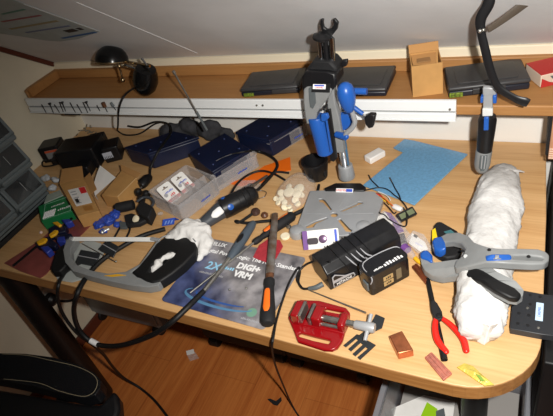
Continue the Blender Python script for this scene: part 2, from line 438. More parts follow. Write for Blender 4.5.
# ------------------------------------------------------------------ black two-headed clip lamp on the shelf
lp = thing('clip_lamp', 'black desk lamp with dome base and chrome arm lying on the shelf', 'lamp', (aty(145, 96, 1.2).x, 1.2, HS))
Y = 1.17
dc = aty(112, 61.5, Y); dr = aty(126, 64, Y); rad = (dr-dc).length*.97
vr = (dc-CAM).normalized(); ax_ = (-down-right*.13); ax_ = (ax_-vr*ax_.dot(vr)-vr*.10).normalized()
mb = MB(); mb.lathe(dc, dc+ax_*rad*.98, [(0, rad), (.25, rad*.985), (.5, rad*.88), (.7, rad*.73), (.87, rad*.5), (.96, rad*.27), (1, .002)], 28); finish('dome', mb, LAMPK, lp)
mb = MB(); mb.lathe(dc-ax_*.004, dc+ax_*.002, [(0, rad*1.0), (.5, rad*1.03), (1, rad*1.01)], 28); finish('rim', mb, BRASS, lp)
j = aty(119, 66, Y-.03)
mb = MB(); mb.tube([j, aty(121, 72, Y-.03), aty(122.5, 78.5, Y-.03)], [.0042, .0034, .003], 10); mb.ball(aty(122.8, 80, Y-.03), .0075); mb.ball(j, .007); finish('swivel', mb, BRASS, lp)
h0 = aty(146, 68, Y-.02); h1 = aty(144.5, 95, Y-.02)
mb = MB(); mb.rod(aty(126, 61.5, Y), aty(150, 66, Y-.02), .0042, n=10); finish('arm', mb, BRASS, lp)
mb = MB(); mb.rod(aty(124, 65, Y-.01), aty(137, 69, Y-.02), .0042, n=10); finish('arm', mb, CHROME, lp)
mb = MB(); mb.rod(aty(141.5, 58, Y-.02), aty(149, 68, Y-.02), .0042, .002, 10); finish('clip_lever', mb, CHROME, lp)
mb = MB(); L_ = (h1-h0).length
mb.lathe(h0, h1, [(0, .018), (.03, .030), (.2, .036), (.45, .0395), (.7, .034), (.88, .021), (.97, .010), (1, .004)], 28); finish('lamp_head', mb, LAMPK, lp)
mb = MB(); mb.lathe(h1-(h1-h0)*.20+Vector((.003, -.017, 0)), h1+Vector((.001, -.004, 0)), [(0, .004), (.5, .0055), (1, .004)], 12); finish('shiny_tip', mb, CHROME, lp)
mb = MB(); mb.tube([aty(134, 88, 1.16), aty(126, 94, 1.10), aty(121, 102, 1.075), aty(118.5, 112, 1.075), aty(118, 125, 1.10), at(118, 131, .01), at(126, 135, .006), at(140, 133.5, .006), at(155, 124, .03), at(166, 123, .03), at(176, 130, .03)], .0031, 8)
finish('lamp_cord', mb, RUBBER, lp)

# ------------------------------------------------------------------ organiser cases on the shelf
def org_case(label, FL, FR, BL, h, latch, mark, name='organiser_case'):
    a, b, c_ = (atz(*p, HS+h) for p in (FL, FR, BL)); M_, w, d = rect(a, b, c_); d = min(d, .155)
    M_.translation.z = HS+.0005
    t = thing(name, label, 'case', M_ @ Vector((w/2, d/2, 0)), 'organiser cases on the shelf')
    mb = MB(M_); mb.box((w/2, d/2, h*.30), (w*.985, d*.985, h*.6)); finish('case_body', mb, mat('case_bottom', (28, 30, 40), .4), t, .004)
    mb = MB(M_); mb.box((w/2, d/2, h*.8), (w, d, h*.4)); finish('lid', mb, CHARC, t, .0045)
    mb = MB(M_); mb.prism(rrect(w*.12, d*.14, w*.88, d*.86, .008), h, h+.0012); finish('lid_panel', mb, CHARC, t, .0008)
    x0_, x1_, m_ = latch; mb = MB(M_); mb.box((w*(x0_+x1_)/2, -.003, h*.52), (w*(x1_-x0_), .007, h*.5)); finish('latch', mb, m_, t, .0015)
    if mark: mb = MB(M_); mb.box((w*mark, -.0005, h*.3), (.03, .006, h*.4)); finish('label_patch', mb, mat('olive_label', (120, 140, 40), .6, var=.5, vs=200), t, .001)
    return t
org_case('flat black organiser case, left of the drill stand on the shelf', (239.5, 90), (299, 85.5), (249.5, 72), .024, (.55, .95, CHARC), .14)
org_case('flat black organiser case with bright blue latch behind the drill stand', (328, 89.5), (386, 88.3), (342, 67), .024, (.0, .45, BLUE), None)
org_case('flat black organiser case with dusty lid between cardboard box and red carton', (448, 88.6), (531.5, 78.8), (447, 66.5), .027, (.3, .7, CHARC), .1)

# open cardboard box
a, b = atz(413, 97.5, HS), atz(443, 93.6, HS); M_, w, d = rect(a, b, a+Vector((0, .075, 0)))
d = .075; hgt = aty(411.5, 67, a.y).z-HS
M_.translation.z = HS+.0005
t = thing('cardboard_box', 'small tall brown cardboard box with open flaps standing on the shelf', 'box', M_ @ Vector((w/2, d/2, 0)))
mb = MB(M_); k = .0025
mb.prism([(0, 0), (w, 0), (w, d), (0, d)], 0, hgt, [[(k, k), (w-k, k), (w-k, d-k), (k, d-k)]]); mb.box((w/2, d/2, k/2), (w-2*k, d-2*k, k)); finish('carton_body', mb, CARD, t)
mb = MB(M_); mb.plate([(0, d, hgt+.0), (w, d, hgt), (w, d+.008, hgt+.018), (0, d+.008, hgt+.018)], .0022, dirn=(0, 1, 0)); finish('flap', mb, CARDI, t)
mb = MB(M_); mb.plate([(w*.05, d, hgt-.003), (w*.9, d*.98, hgt-.004), (w*.85, d*.40, hgt-.014), (w*.08, d*.5, hgt-.012)], .0018); finish('flap', mb, CARDI, t)
mb = MB(M_); mb.box((w*.45, d*.62, hgt-.0085), (w*.45, .022, .002)); finish('paper_tab', mb, mat('tan_paper', (150, 112, 70), .8), t)
# red and white carton at the right end
a, b = atz(540, 88, HS), atz(565, 82, HS); M_, w, d = rect(a, b, a+Vector((0, .08, 0))); d = .09
M_.translation.z = HS+.0005
t = thing('printed_carton', 'red and white printed carton at the right end of the shelf', 'box', M_ @ Vector((w/2, d/2, 0)))
mb = MB(M_); mb.box((w/2+.01, d/2-.01, .015), (w+.02, d-.02, .030)); finish('carton_body', mb, mat('pale_carton', (206, 186, 166), .7), t, .002)
mb = MB(M_); mb.box((w/2+.01, d/2-.01, .0305), (w+.02, (d-.02)*.98, .0015)); finish('red_lid', mb, mat('carton_red', (176, 44, 40), .6), t)
mb = MB(M_); mb.plate([(0.002, -.0005, .022), (.02, -.0005, .010), (.035, -.0005, .004), (.03, -.0005, .0), (0.001, -.0005, .0)], .001, dirn=(0, -1, 0)); finish('red_print', mb, mat('carton_red', (176, 44, 40), .6), t)
mb = MB(M_); mb.plate([(0.02, -.0005, .024), (.05, -.0005, .022), (.05, -.0005, .012), (0.03, -.0005, .012)], .001, dirn=(0, -1, 0)); finish('grey_print', mb, GREYD, t)

# thin steel rod leaning on the rail
p, q = aty(207, 130, 1.080), aty(173.5, 71.5, 1.065)
t = thing('screwdriver_rod', 'long thin steel rod leaning up against the white rail', 'rod', p)
mb = MB(); mb.rod(p+(q-p)*.33, q, .0027, n=12); finish('steel_shaft', mb, STEEL, t)
mb = MB(); mb.rod(p, p+(q-p)*.33, .0036, n=12); finish('dark_sleeve', mb, GREYD, t)
mb = MB(); mb.rod(p+(q-p)*.96, q+(q-p)*.01, .0042, n=12); finish('tip', mb, STEEL, t)

# ------------------------------------------------------------------ headband strap
c = K(413, 0, 3.95)
hb = [(300, -60), (300, 10), (268, 75), (270, 130), (286, 200), (306, 280), (337, 345), (400, 387), (440, 402), (456, 408)]
Y = 1.035
st = thing('headband', 'curved black plastic headband arm hanging in front of the shelf', 'headband', aty(528, 104, Y))
P = [aty(*p, Y+.0*i) for i, p in enumerate(c(hb))]
mb = MB(); mb.tube(P, [.009, .0105, .010, .008, .0085, .0085, .008, .008, .0105, .009], 12, .35, up=(0, 1, 0)); finish('arm', mb, BLACK, st, .0)
# translucent brown strip rising to the right behind the arm
top = P[0]
mb = MB(); mb.tube([aty(488, 30, Y+.01), aty(500, 22, Y+.03), aty(516, 10, Y+.05), aty(527, 1, Y+.06), aty(545, -10, Y+.06), aty(560, 0, Y+.03)], [.006, .007, .009, .011, .012, .01], 12, .3, up=(0, 1, 0)); finish('brown_strip', mb, mat('translucent_brown', (84, 74, 64), .4, alpha=.8), st)
mb = MB(); mb.ball(aty(480, 31, Y-.008), .0042); mb.ball(aty(483.5, 30, Y-.008), .0035); finish('rivet', mb, STEEL, st)

# ------------------------------------------------------------------ one-hand clamp gripping the shelf edge
c = K(465, 80, 4.16)
Y = 1.075
cl = thing('bar_clamp', 'small grey and black bar clamp hanging from the shelf edge', 'clamp', aty(474, 172, Y))
def vpart(nm, pts, Y_, th, m_, par, bev=.002, holes=()):
    mb_ = MB(vert(Y_)); mb_.prism(vp(pts, Y_), 0, th, [vp(h, Y_) for h in holes]); return finish(nm, mb_, m_, par, bev)
vpart('neck', c([(80, 20), (118, 22), (116, 145), (76, 150)]), Y+.004, .010, GREYL, cl)
vpart('band', c([(75, 108), (118, 110), (118, 138), (74, 140)]), Y+.002, .013, mat('whitish_metal', (214, 214, 210), .3), cl)
a, b = aty(*c([(96, 142)])[0], Y), aty(*c([(80, 292)])[0], Y)
mb = MB(); mb.lathe(a, b, [(0, .011), (.04, .017), (.15, .0198), (.4, .0194), (.7, .0182), (1, .0172)], 24); finish('grip', mb, BLACK, cl)
vpart('trigger', c([(80, 150), (100, 150), (99, 205), (78, 206)]), Y-.018, .006, BLUE, cl)
a2, b2 = aty(*c([(80, 290)])[0], Y), aty(*c([(66, 385)])[0], Y)
mb = MB(); mb.lathe(a2, b2, [(0, .0178), (.08, .0182), (.6, .0178), (.8, .0158), (.93, .011), (1, .002)], 24); gt = finish('grey_end', mb, GREY, cl)
vpart('slot', c([(64, 312), (94, 312), (88, 362), (80, 374), (66, 374), (58, 360)]), Y-.0155, .0050, GREYD, cl, .0005)
vpart('slot_rib', c([(70, 316), (75, 316), (70, 370), (65, 366)]), Y-.0200, .0016, GREYL, cl, .0003)
vpart('slot_rib', c([(84, 316), (89, 316), (82, 370), (77, 370)]), Y-.0200, .0016, GREYL, cl, .0003)
vpart('jaw', c([(76, 22), (130, 24), (132, 52), (76, 54)]), Y+.004, .012, GREYL, cl)
vpart('jaw_pad', c([(68, 56), (79, 56), (78, 82), (67, 82)]), Y+.002, .016, BLUE, cl)
vpart('jaw_pad', c([(118, 52), (134, 52), (134, 84), (119, 84)]), Y+.002, .016, BLUE, cl)

# ------------------------------------------------------------------ drill stand
base = at(348, 183, 0); cxy = Vector((base.x, base.y, 0))
ds = thing('drill_stand', 'grey and blue drill press stand with chrome column and slotted base plate', 'drill stand', (base.x, base.y, DT))
H = .020
ol = [(310, 191), (330, 190), (374, 191.5), (383, 200), (374, 224), (362, 234), (318, 237), (297, 233), (298, 224)]
k6 = K(300, 180, 6.9125)
sl = [k6([(128, 130), (155, 126), (175, 140), (220, 203), (208, 208), (160, 155), (138, 152)]), k6([(278, 208), (395, 158), (402, 148), (432, 150), (436, 160), (410, 168), (300, 215), (282, 216)]),
      k6([(35, 318), (100, 285), (185, 257), (193, 264), (110, 300), (92, 325), (50, 332)]), k6([(258, 272), (280, 265), (340, 330), (362, 345), (352, 358), (318, 356), (298, 325)]),
      [(330+3.6*math.cos(2*math.pi*i/16)+4, 214.6+2.3*math.sin(2*math.pi*i/16)) for i in range(16)]]
mb = MB(); mb.plate([at(*p, H) for p in ol], .006, [[at(*p, H) for p in s] for s in sl]); finish('base_plate', mb, GREYL, ds, .0012)
mb = MB(); op = [at(*p, H-.004) for p in ol]; cen = sum(op, Vector())/len(op)
for i in range(len(op)):
    a, b = op[i], op[(i+1) % len(op)]
    ai, bi = a+(cen-a)*.02, b+(cen-b)*.02
    mb.hull8([(a.x, a.y, DT+.0005), (b.x, b.y, DT+.0005), (bi.x, bi.y, DT+.0005), (ai.x, ai.y, DT+.0005)], [a, b, bi, ai])
finish('base_rim', mb, GREYL, ds)
for px, py in ((298, 235), (364, 231)):
    p = at(px, py, 0); mb = MB(); mb.lathe((p.x, p.y, DT+.0005), (p.x, p.y, DT+.024), [(0, .020), (.6, .020), (.85, .017), (1, .010)], 20); finish('corner_boss', mb, GREYL, ds)
for i, (p, q) in enumerate((((334, 214), (347, 194)), ((334, 214), (374, 213)), ((334, 214), (304, 213)))):
    a, b = at(*p, H+.0003), at(*q, H+.0003); a = a+(b-a)*.2; mb = MB(frame(a, b-a)); mb.box(((b-a).length/2, 0, 0), ((b-a).length, .0016, .0012)); finish('ridge', mb, GREYL, ds)
# column foot
fp = [(318, 190), (332, 183), (366, 183), (372, 187), (370, 193.5), (340, 193)]
mb = MB(); mb.plate([at(*p, .0245) for p in [(324, 188), (335, 183), (361, 183), (366, 187), (364, 190.3), (325, 190)]], .010); finish('column_foot', mb, BLACK, ds, .002)
a, b = at(336, 191.5, .0225), at(353, 192, .0225); M_ = frame(a, b-a, (0, -.5, .85)); w_ = (b-a).length
mb = MB(M_); mb.box((w_/2, .003, .001), (w_, .011, .0025)); pl = finish('brand_plate', mb, PRINTW, ds)
mb = MB(M_); mb.text('DREMEL', .008, Matrix.Translation((w_*.32, .003, .0026)), .0003); finish('lettering', mb, PRINTR, pl)
mb = MB(M_); mb.box((w_*.78, .003, .0025), (w_*.36, .008, .0006)); finish('blue_patch', mb, PRINTB, pl)
B = Vector((base.x, base.y, DT))
mb = MB(); mb.lathe(B+Vector((0, 0, .0205)), B+Vector((0, 0, .062)), [(0, .0215), (.1, .0225), (.7, .0205), (.95, .0195), (1, .017)], 24); finish('collar', mb, GREYL, ds)
mb = MB(); mb.rod(B+Vector((0, 0, .03)), B+Vector((0, 0, .40)), .0135, n=24); finish('column', mb, CHROME, ds)
# carriage
Yc = base.y
k5 = K(295, 60, 6.12); k7 = K(295, 110, 6.12)
vpart('carriage_spine', k5([(225, 155), (250, 150), (262, 250), (285, 330), (300, 430), (315, 545), (262, 545), (240, 440), (222, 330), (212, 250)]), Yc-.012, .020, GREY, ds, .003)
vpart('carriage_head', k5([(78, 145), (100, 128), (245, 138), (250, 155), (220, 205), (160, 285), (150, 350), (95, 358), (84, 300), (76, 220)]), Yc-.022, .030, GREY, ds, .005)
vpart('head_scallop', k5([(85, 170), (110, 155), (125, 190), (130, 260), (112, 295), (95, 285), (88, 230)]), Yc-.051, .004, GREYD, ds, .0015)
M_ = frame(aty(*k5([(105, 165)])[0], Yc-.054), aty(*k5([(195, 175)])[0], Yc-.054)-aty(*k5([(105, 165)])[0], Yc-.054), (0, -.8, .6))
a = aty(*k5([(108, 148)])[0], Yc-.053); b = aty(*k5([(194, 150)])[0], Yc-.053); wl = (b-a).length
M_ = frame(a, b-a, (0, -.82, .57))
mb = MB(M_); mb.box((wl/2+.004, -.008, 0), (wl+.010, .020, .001)); sl_ = finish('black_sticker', mb, BLACK, ds)
mb = MB(M_); mb.box((wl/2, -.0055, .001), (wl*.9, .011, .001)); finish('sticker_label', mb, PRINTW, sl_)
mb = MB(M_); mb.text('DREMEL', .0055, Matrix.Translation((wl*.52, -.0078, .0018)), .0003); finish('lettering', mb, PRINTR, sl_)
mb = MB(M_); mb.box((wl/2, -.003, .0018), (wl*.7, .003, .0006)); finish('blue_bar', mb, PRINTB, sl_)
a, b = aty(*k5([(128, 345)])[0], Yc-.04), aty(*k7([(188, 262)])[0], Yc-.04)
mb = MB(); mb.lathe(a, b, [(0, .0195), (.03, .021), (.5, .021), (.97, .0215), (1, .019)], 24); finish('tool_holder', mb, BLUE, ds)
mb = MB(); q = k7([(165, 20), (200, 20), (215, 50), (160, 60)]); 
vpart('holder_screw', k7([(165, 15), (205, 12), (215, 40), (190, 62), (162, 55)]), Yc-.055, .010, BLUE, ds, .003)
vpart('holder_rib', k7([(190, 60), (200, 60), (232, 250), (220, 250)]), Yc-.060, .006, BLUE, ds, .001)
vpart('guide_rail', k5([(196, 300), (222, 292), (240, 420), (262, 590), (245, 612), (222, 605)]), Yc-.030, .010, BLACK, ds, .002)
mb = MB(); p = aty(*k5([(178, 300)])[0], Yc-.055); mb.rod(p, p+Vector((0, .02, 0)), .0028, n=12); mb.ball(p, .0038); finish('black_screw', mb, BLACK, ds)
# lever: egg grip, crank, gear cover, side knob
e0, e1 = aty(*k5([(300, 138)])[0], Yc-.06), aty(*k5([(335, 320)])[0], Yc-.06)
mb = MB(); mb.lathe(e0, e1, [(0, .002), (.03, .009), (.12, .0165), (.3, .0205), (.5, .0205), (.7, .0175), (.88, .0125), (.97, .009), (1, .005)], 24); finish('egg_knob', mb, BLUE, ds)
mb = MB(); mb.tube([aty(*p, Yc-.058) for p in k5([(345, 305), (358, 345), (366, 380), (350, 415), (318, 445), (305, 470)])], [.0055, .006, .006, .0062, .0062, .006], 10); finish('crank', mb, GREYL, ds)
mb = MB(); p = aty(*k5([(300, 385)])[0], Yc-.02); mb.lathe(p, p+Vector((0, .016, 0)), [(0, .008), (.1, .022), (.8, .024), (1, .022)], 24); finish('gear_cover', mb, BLUE, ds)
mb = MB(); mb.rod(aty(*k5([(255, 455)])[0], Yc-.045), aty(*k5([(312, 470)])[0], Yc-.058), .008, .009, 16); mb.ball(aty(*k5([(315, 470)])[0], Yc-.062), .0062); finish('pivot_knob', mb, BLUE, ds)
mb = MB(); mb.rod(aty(*k5([(350, 190)])[0], Yc-.02), aty(*k5([(440, 192)])[0], Yc-.02), .0078, n=16); finish('depth_stop', mb, BLUE, ds)
mb = MB(); mb.rod(aty(*k5([(360, 290)])[0], Yc-.03), aty(*k5([(415, 330)])[0], Yc-.03), .006, .0055, 14); finish('lever_sleeve', mb, BLUE, ds)
mb = MB(); mb.rod(aty(*k5([(400, 330)])[0], Yc-.03), aty(*k5([(445, 352)])[0], Yc-.03), .0032, n=10); finish('lever_rod', mb, CHROME, ds)
vpart('lever_knob', k5([(430, 335), (462, 315), (505, 318), (488, 395), (460, 402), (440, 375)]), Yc-.022, .016, BLACK, ds, .004)
# black head block, pillars and open-ended wrench on top
k3 = K(276, 0, 3.95)
vpart('head_block', k3([(133, 262), (150, 238), (235, 240), (268, 250), (270, 292), (240, 328), (228, 326), (135, 318)]), Yc+.010, .058, BLACK, ds, .006)
vpart('head_cap', k3([(145, 240), (175, 205), (245, 207), (270, 235), (262, 260), (150, 262)]), Yc+.014, .050, BLACKM, ds, .006)
vpart('head_tab', k3([(262, 232), (288, 228), (286, 252), (262, 262)]), Yc-.02, .012, BLACK, ds, .003)
for qx in (176, 198, 220):
    a, b = aty(*k3([(qx+4, 240)])[0], Yc-.02), aty(*k3([(qx-4, 150)])[0], Yc-.02)
    mb = MB(); mb.rod(a, b, .0058, n=14); finish('pillar', mb, CHROME if qx != 198 else BLACK, ds)
mb = MB(); a, b = aty(*k3([(180, 160)])[0], Yc-.02), aty(*k3([(182, 130)])[0], Yc-.02)
mb.lathe(a, b, [(0, .012), (.3, .021), (.6, .021), (.8, .014), (1, .009)], 20); finish('top_nut', mb, BLACK, ds)
mb = MB(vert(Yc-.004)); wr = k3([(236, 215), (232, 150), (222, 140), (246, 110), (250, 85), (236, 68), (228, 72), (232, 95), (220, 110), (206, 112), (194, 104), (190, 86), (192, 72), (182, 70), (178, 90), (184, 115), (196, 130), (206, 142), (214, 160), (222, 215)])
mb.prism(vp(wr, Yc-.004), 0, .008); finish('spanner', mb, BLACK, ds, .0015)

# ================================================================== things lying on the desk
# ---- mouse-mat like advertising pad
pf = [at(*p, .0) for p in [(161, 301), (265, 331)]]; pb = at(190.5, 238); pr = at(306, 258.5)
M_, w, d = rect(pf[0], pf[1], pb); l_ = M_.inverted(); w = ((l_ @ pf[1]).x + (l_ @ pr).x)/2; d = (l_ @ pr).y; M_.translation.z = DT+.0005
pad = thing('advertising_mat', 'dark blue and grey printed mat with white lettering under the file and screwdriver', 'mat', M_ @ Vector((w/2, d/2, 0)))
PM = bpy.data.materials.new('pad_print'); PM.use_nodes = True; nt = PM.node_tree; bs_ = nt.nodes['Principled BSDF']; bs_.inputs['Roughness'].default_value = .38
N, L = nt.nodes.new, nt.links.new
tc = N('ShaderNodeTexCoord'); nz = N('ShaderNodeTexNoise'); nz.inputs['Scale'].default_value = 22; nz.inputs['Detail'].default_value = 8; L(tc.outputs['Object'], nz.inputs['Vector'])
rp = N('ShaderNodeValToRGB'); rp.color_ramp.elements[0].position = .34; rp.color_ramp.elements[1].position = .68
rp.color_ramp.elements[0].color = lin((78, 76, 80)); rp.color_ramp.elements[1].color = lin((158, 154, 156)); L(nz.outputs['Fac'], rp.inputs['Fac'])
nb = N('ShaderNodeTexNoise'); nb.inputs['Scale'].default_value = 16; nb.inputs['Detail'].default_value = 7; L(tc.outputs['Object'], nb.inputs['Vector'])
rb = N('ShaderNodeValToRGB'); rb.color_ramp.elements[0].position = .36; rb.color_ramp.elements[1].position = .7
rb.color_ramp.elements[0].color = lin((34, 40, 72)); rb.color_ramp.elements[1].color = lin((96, 108, 156)); L(nb.outputs['Fac'], rb.inputs['Fac'])
# blue sky band to the lower left of the print, ruined city in grey to the right
sx = N('ShaderNodeSeparateXYZ'); L(tc.outputs['Object'], sx.inputs[0])
m1 = N('ShaderNodeMath'); m1.operation = 'MULTIPLY_ADD'; m1.inputs[1].default_value = 9; m1.inputs[2].default_value = 1.05; L(sx.outputs['X'], m1.inputs[0])
m2 = N('ShaderNodeMath'); m2.operation = 'MULTIPLY_ADD'; m2.inputs[1].default_value = 9; L(sx.outputs['Y'], m2.inputs[0]); L(m1.outputs[0], m2.inputs[2]); m2.use_clamp = True
mx = N('ShaderNodeMix'); mx.data_type = 'RGBA'; L(m2.outputs[0], mx.inputs[0]); L(rb.outputs['Color'], mx.inputs[6]); L(rp.outputs['Color'], mx.inputs[7])
L(mx.outputs[2], bs_.inputs['Base Color'])
mb = MB(M_); mb.prism(rrect(0, 0, w, d, .010), 0, .003); finish('mat_sheet', mb, PM, pad, .0006)
T_ = Matrix.Translation
def padtext(s, x, y, size, m_, off=.0003): mb_ = MB(M_); mb_.text(s, size, T_((x, y, .0032)), .0002, 'LEFT', off); finish('lettering', mb_, m_, pad)
padtext('DELUX', w*.03, d*.93, .017, PRINTW)
padtext('Digital Power Logic: The New Standard', w*.03, d*.815, .0172, PRINTW)
padtext('2X', w*.17, d*.60, .034, PRINTC, .0006); padtext('~6', w*.31, d*.62, .012, PRINTC); padtext('~16', w*.15, d*.49, .008, PRINTG)
padtext('DIGI+', w*.45, d*.69, .025, PRINTW, .0012); padtext('VRM', w*.47, d*.575, .025, PRINTW, .0012)
mb = MB(M_); a0 = []
pts = [(w*(.50+.34*math.cos(t)), d*(.20+.10*math.sin(t)), .0034) for t in [math.radians(q) for q in range(150, 345, 12)]]
mb.tube(pts, [.001+.0028*math.sin(math.pi*i/(len(pts)-1)) for i in range(len(pts))], 8, .05, sub=3); finish('glow_swoosh', mb, mat('swoosh_cyan', (84, 128, 164), .4), pad)
mb = MB(M_); pts = [(w*(.52+.26*math.cos(t)), d*(.22+.06*math.sin(t)), .0036) for t in [math.radians(q) for q in range(160, 330, 12)]]
mb.tube(pts, [.001+.002*math.sin(math.pi*i/(len(pts)-1)) for i in range(len(pts))], 8, .05, sub=3); finish('glow_swoosh', mb, mat('swoosh_blue', (48, 84, 150), .4), pad)
mb = MB(M_); mb.prism(circ(w*.83, d*.15, .012), .003, .0034); finish('badge', mb, mat('badge_green', (110, 150, 130), .5), pad)
padtext('~12', w*.77, d*.06, .007, PRINTG)
for i, (px, py, s_) in enumerate(((230, 290.5, 'left'), (246.5, 289, 'right'))):
    p = at(px, py, .0037); mb = MB(); mb.ball(p+Vector((0, 0, .0028)), .003, n=14)
    solo('ball_bearing', 'tiny steel ball on the grey mat, '+s_+' one of the two', 'ball', mb, STEEL, 'steel balls on the mat', base=p)
# translucent red piece at the top of the mat
mb = MB(); mb.plate([at(*p, .0065) for p in [(253, 257), (259, 245), (268, 239), (280, 240), (283, 246), (276, 258), (266, 262)]], .0025)
solo('red_film_scrap', 'translucent red plastic scrap on the mat beneath the file', 'scrap', mb, PICK, bev=.0005)

# ---- file / rasp
a, b, e = at(275, 214, .036), at(269.5, 279, .015), at(267.5, 325, .014)
t = thing('rasp_file', 'steel rasp with black and orange handle lying across the mat', 'file', at(270, 280, 0))
mb = MB(); mb.tube([a, a+(b-a)*.04, a+(b-a)*.5, b], [.005, .0085, .0105, .0098], 16, .55, sub=3); finish('blade', mb, RUSTY, t)
mb = MB(); mb.rod(a+(b-a)*.93, b+(e-b)*.05, .0102, .0088, 16, .6); finish('rusty_tang', mb, RUST, t)
mb = MB(); mb.lathe(b, e, [(0, .009), (.03, .0125), (.12, .0128), (.2, .0112), (.45, .0135), (.75, .0165), (.93, .0165), (.985, .012), (1, .004)], 24, .85); finish('handle', mb, BLACKM, t)
mb = MB(); p, q = b+(e-b)*.30+Vector((-.001, 0, .0125)), b+(e-b)*.80+Vector((-.001, 0, .0135)); mb.tube([p, p+(q-p)*.12, p+(q-p)*.8, q], [.0025, .0062, .0078, .003], 16, .35, sub=4); finish('orange_inset', mb, ORANGE, t)

# ---- screwdriver with orange patches
a, b, e = at(190, 293, .006), at(253.5, 243, .0135), at(294, 214.5, .0135)
t = thing('screwdriver', 'black and orange screwdriver with long thin shaft across the mat', 'screwdriver', at(250, 246, 0))
mb = MB(); mb.rod(a, b, .0024, .003, 12); finish('shaft', mb, STEEL, t)
mb = MB(); mb.lathe(b, e, [(0, .006), (.04, .0085), (.12, .0085), (.2, .007), (.4, .011), (.7, .0138), (.93, .0138), (.985, .010), (1, .003)], 24); finish('handle', mb, BLACKM, t)
for f0, f1 in ((.30, .55), (.62, .93)):
    p, q = b+(e-b)*f0+Vector((-.003, 0, .0102)), b+(e-b)*f1+Vector((-.003, 0, .0115)); mb = MB(); mb.tube([p, p+(q-p)*.2, p+(q-p)*.8, q], [.0025, .006, .006, .0025], 14, .4, sub=4); finish('orange_patch', mb, ORANGE, t)

# ---- flexible shaft with handpiece and its long cable falling over the desk edge
t = thing('flexible_shaft', 'grey handpiece with steel sleeve and black flexible shaft looping off the desk', 'rotary tool', at(240, 240, 0))
a, b, c2 = at(254, 222, .014), at(229.5, 259, .012), at(204, 291, .010)
mb = MB(); mb.lathe(a, b, [(0, .006), (.02, .0085), (.12, .0115), (.45, .0135), (.7, .0125), (.93, .0105), (1, .007)], 24, .9); finish('handpiece', mb, GREYB, t)
mb = MB(); p, q = a+(b-a)*.42+Vector((0, 0, .0118)), a+(b-a)*.66+Vector((0, 0, .0115)); mb.tube([p, p+(q-p)*.3, p+(q-p)*.7, q], [.002, .0065, .0065, .002], 12, .35, sub=3); finish('button', mb, BLACK, t)
mb = MB(); mb.rod(b, c2, .0062, .0055, 14); finish('steel_sleeve', mb, STEEL, t)
YH = .515
pts = [c2, at(196, 299, .012), at(186, 309, .014), aty(170, 323.5, YH), aty(150, 336, YH-.01), aty(120, 345.5, YH-.01), aty(96, 344, YH), aty(80, 331, YH+.005), aty(74, 313, YH+.01), aty(77, 295, YH+.012), at(86, 278, .012), at(100, 262, .012), at(120, 248, .010), at(142, 236, .010), at(165, 229, .008)]
mb = MB(); mb.tube(pts, [.0058]+[.0066]*(len(pts)-1), 12, sub=8); finish('flex_cable', mb, RUBBER, t)
mb = MB(); p, q = aty(98, 344.6, YH), aty(90.5, 340.5, YH+.001); mb.rod(p, q, .0078, n=14); finish('white_label', mb, PRINTW, t)

# ---- thinner cable from under the saw down to the floor
t = thing('mains_cable', 'thin black cable hanging off the left front edge down to the floor', 'cable', at(75, 265, 0))
pts = [at(82, 262, .006), at(72, 268, .006), at(63, 276, .006), aty(58.5, 285, YH+.01), aty(58, 300, YH), aty(64, 316, YH), aty(77, 333, YH), aty(93, 345, YH+.02), atz(104, 355, .38), atz(113, 367, .22), atz(124, 378, .08), atz(140, 388, .008), atz(155, 401, .006), atz(170, 420, .006)]
mb = MB(); mb.tube(pts, .0046, 10, sub=8); finish('cord', mb, RUBBER, t)

# ---- hacksaw
t = thing('hacksaw', 'grey framed hacksaw with black loop handle and white blade', 'saw', at(115, 275, 0))
mb = MB()
fp = [(158, 239), (150, 250), (140, 264), (126, 271.5), (108, 273.5), (92, 270.5), (77, 265), (71, 257), (70.5, 248), (75, 241), (77, 237.5), (71, 236.5), (66, 241), (63, 250), (65, 262), (73, 271), (90, 276), (110, 281), (130, 285), (148, 287), (158, 285), (161, 281), (148, 280), (137, 277), (131, 272), (142, 265), (153, 254), (162, 241)]
mb.plate([at(*p, .032) for p in fp], .022); finish('frame', mb, GREY, t, .006, seg=3, ang=30)
mb = MB(); mb.plate([at(*p, .030) for p in [(64, 243), (56, 250), (50, 268), (52, 272), (60, 271), (67, 264), (64, 255)]], .022); finish('nose_grip', mb, RUBBER, t, .005, seg=3)
k2 = K(138, 200, 3.95)
ho = k2([(70, 172), (100, 148), (140, 140), (195, 144), (222, 160), (232, 182), (226, 205), (180, 252), (135, 288), (90, 318), (55, 326), (30, 318), (-10, 296), (-28, 285), (0, 262), (40, 215)])
hi = k2([(40, 283), (58, 252), (90, 226), (130, 201), (150, 203), (140, 220), (90, 258), (55, 284)])
mb = MB(); mb.plate([at(*p, .036) for p in ho], .030, [[at(*p, .036) for p in hi]]); finish('handle', mb, RUBBER, t, .006, seg=3, ang=30)
mb = MB(); mb.tube([at(*p, .040) for p in k2([(78, 162), (105, 143), (145, 136), (200, 142), (228, 164)])], .0016, 8); finish('grey_bead', mb, GREYL, t)
a, b = at(71.5, 239, .034), at(155, 239.5, .034)
M_ = frame(a, b-a, (0, -.45, .9)); mb = MB(M_); mb.box(((b-a).length/2, 0, 0), ((b-a).length, .012, .0012)); finish('blade', mb, mat('white_blade', (232, 232, 228), .4), t)
mb = MB(); mb.rod(a-Vector((.004, 0, 0)), a+Vector((.006, 0, 0)), .006, n=12); mb2 = MB(); mb2.rod(b-Vector((.012, 0, 0)), b+Vector((.012, 0, 0)), .0055, n=12)
finish('blade_holder', mb, GREYL, t); finish('blade_holder', mb2, GREYL, t)
mb = MB(); mb.plate([at(*p, .0335) for p in [(104, 275.5), (118, 274), (126, 275), (112, 276.5)]], .002); finish('yellow_mark', mb, YEL, t)

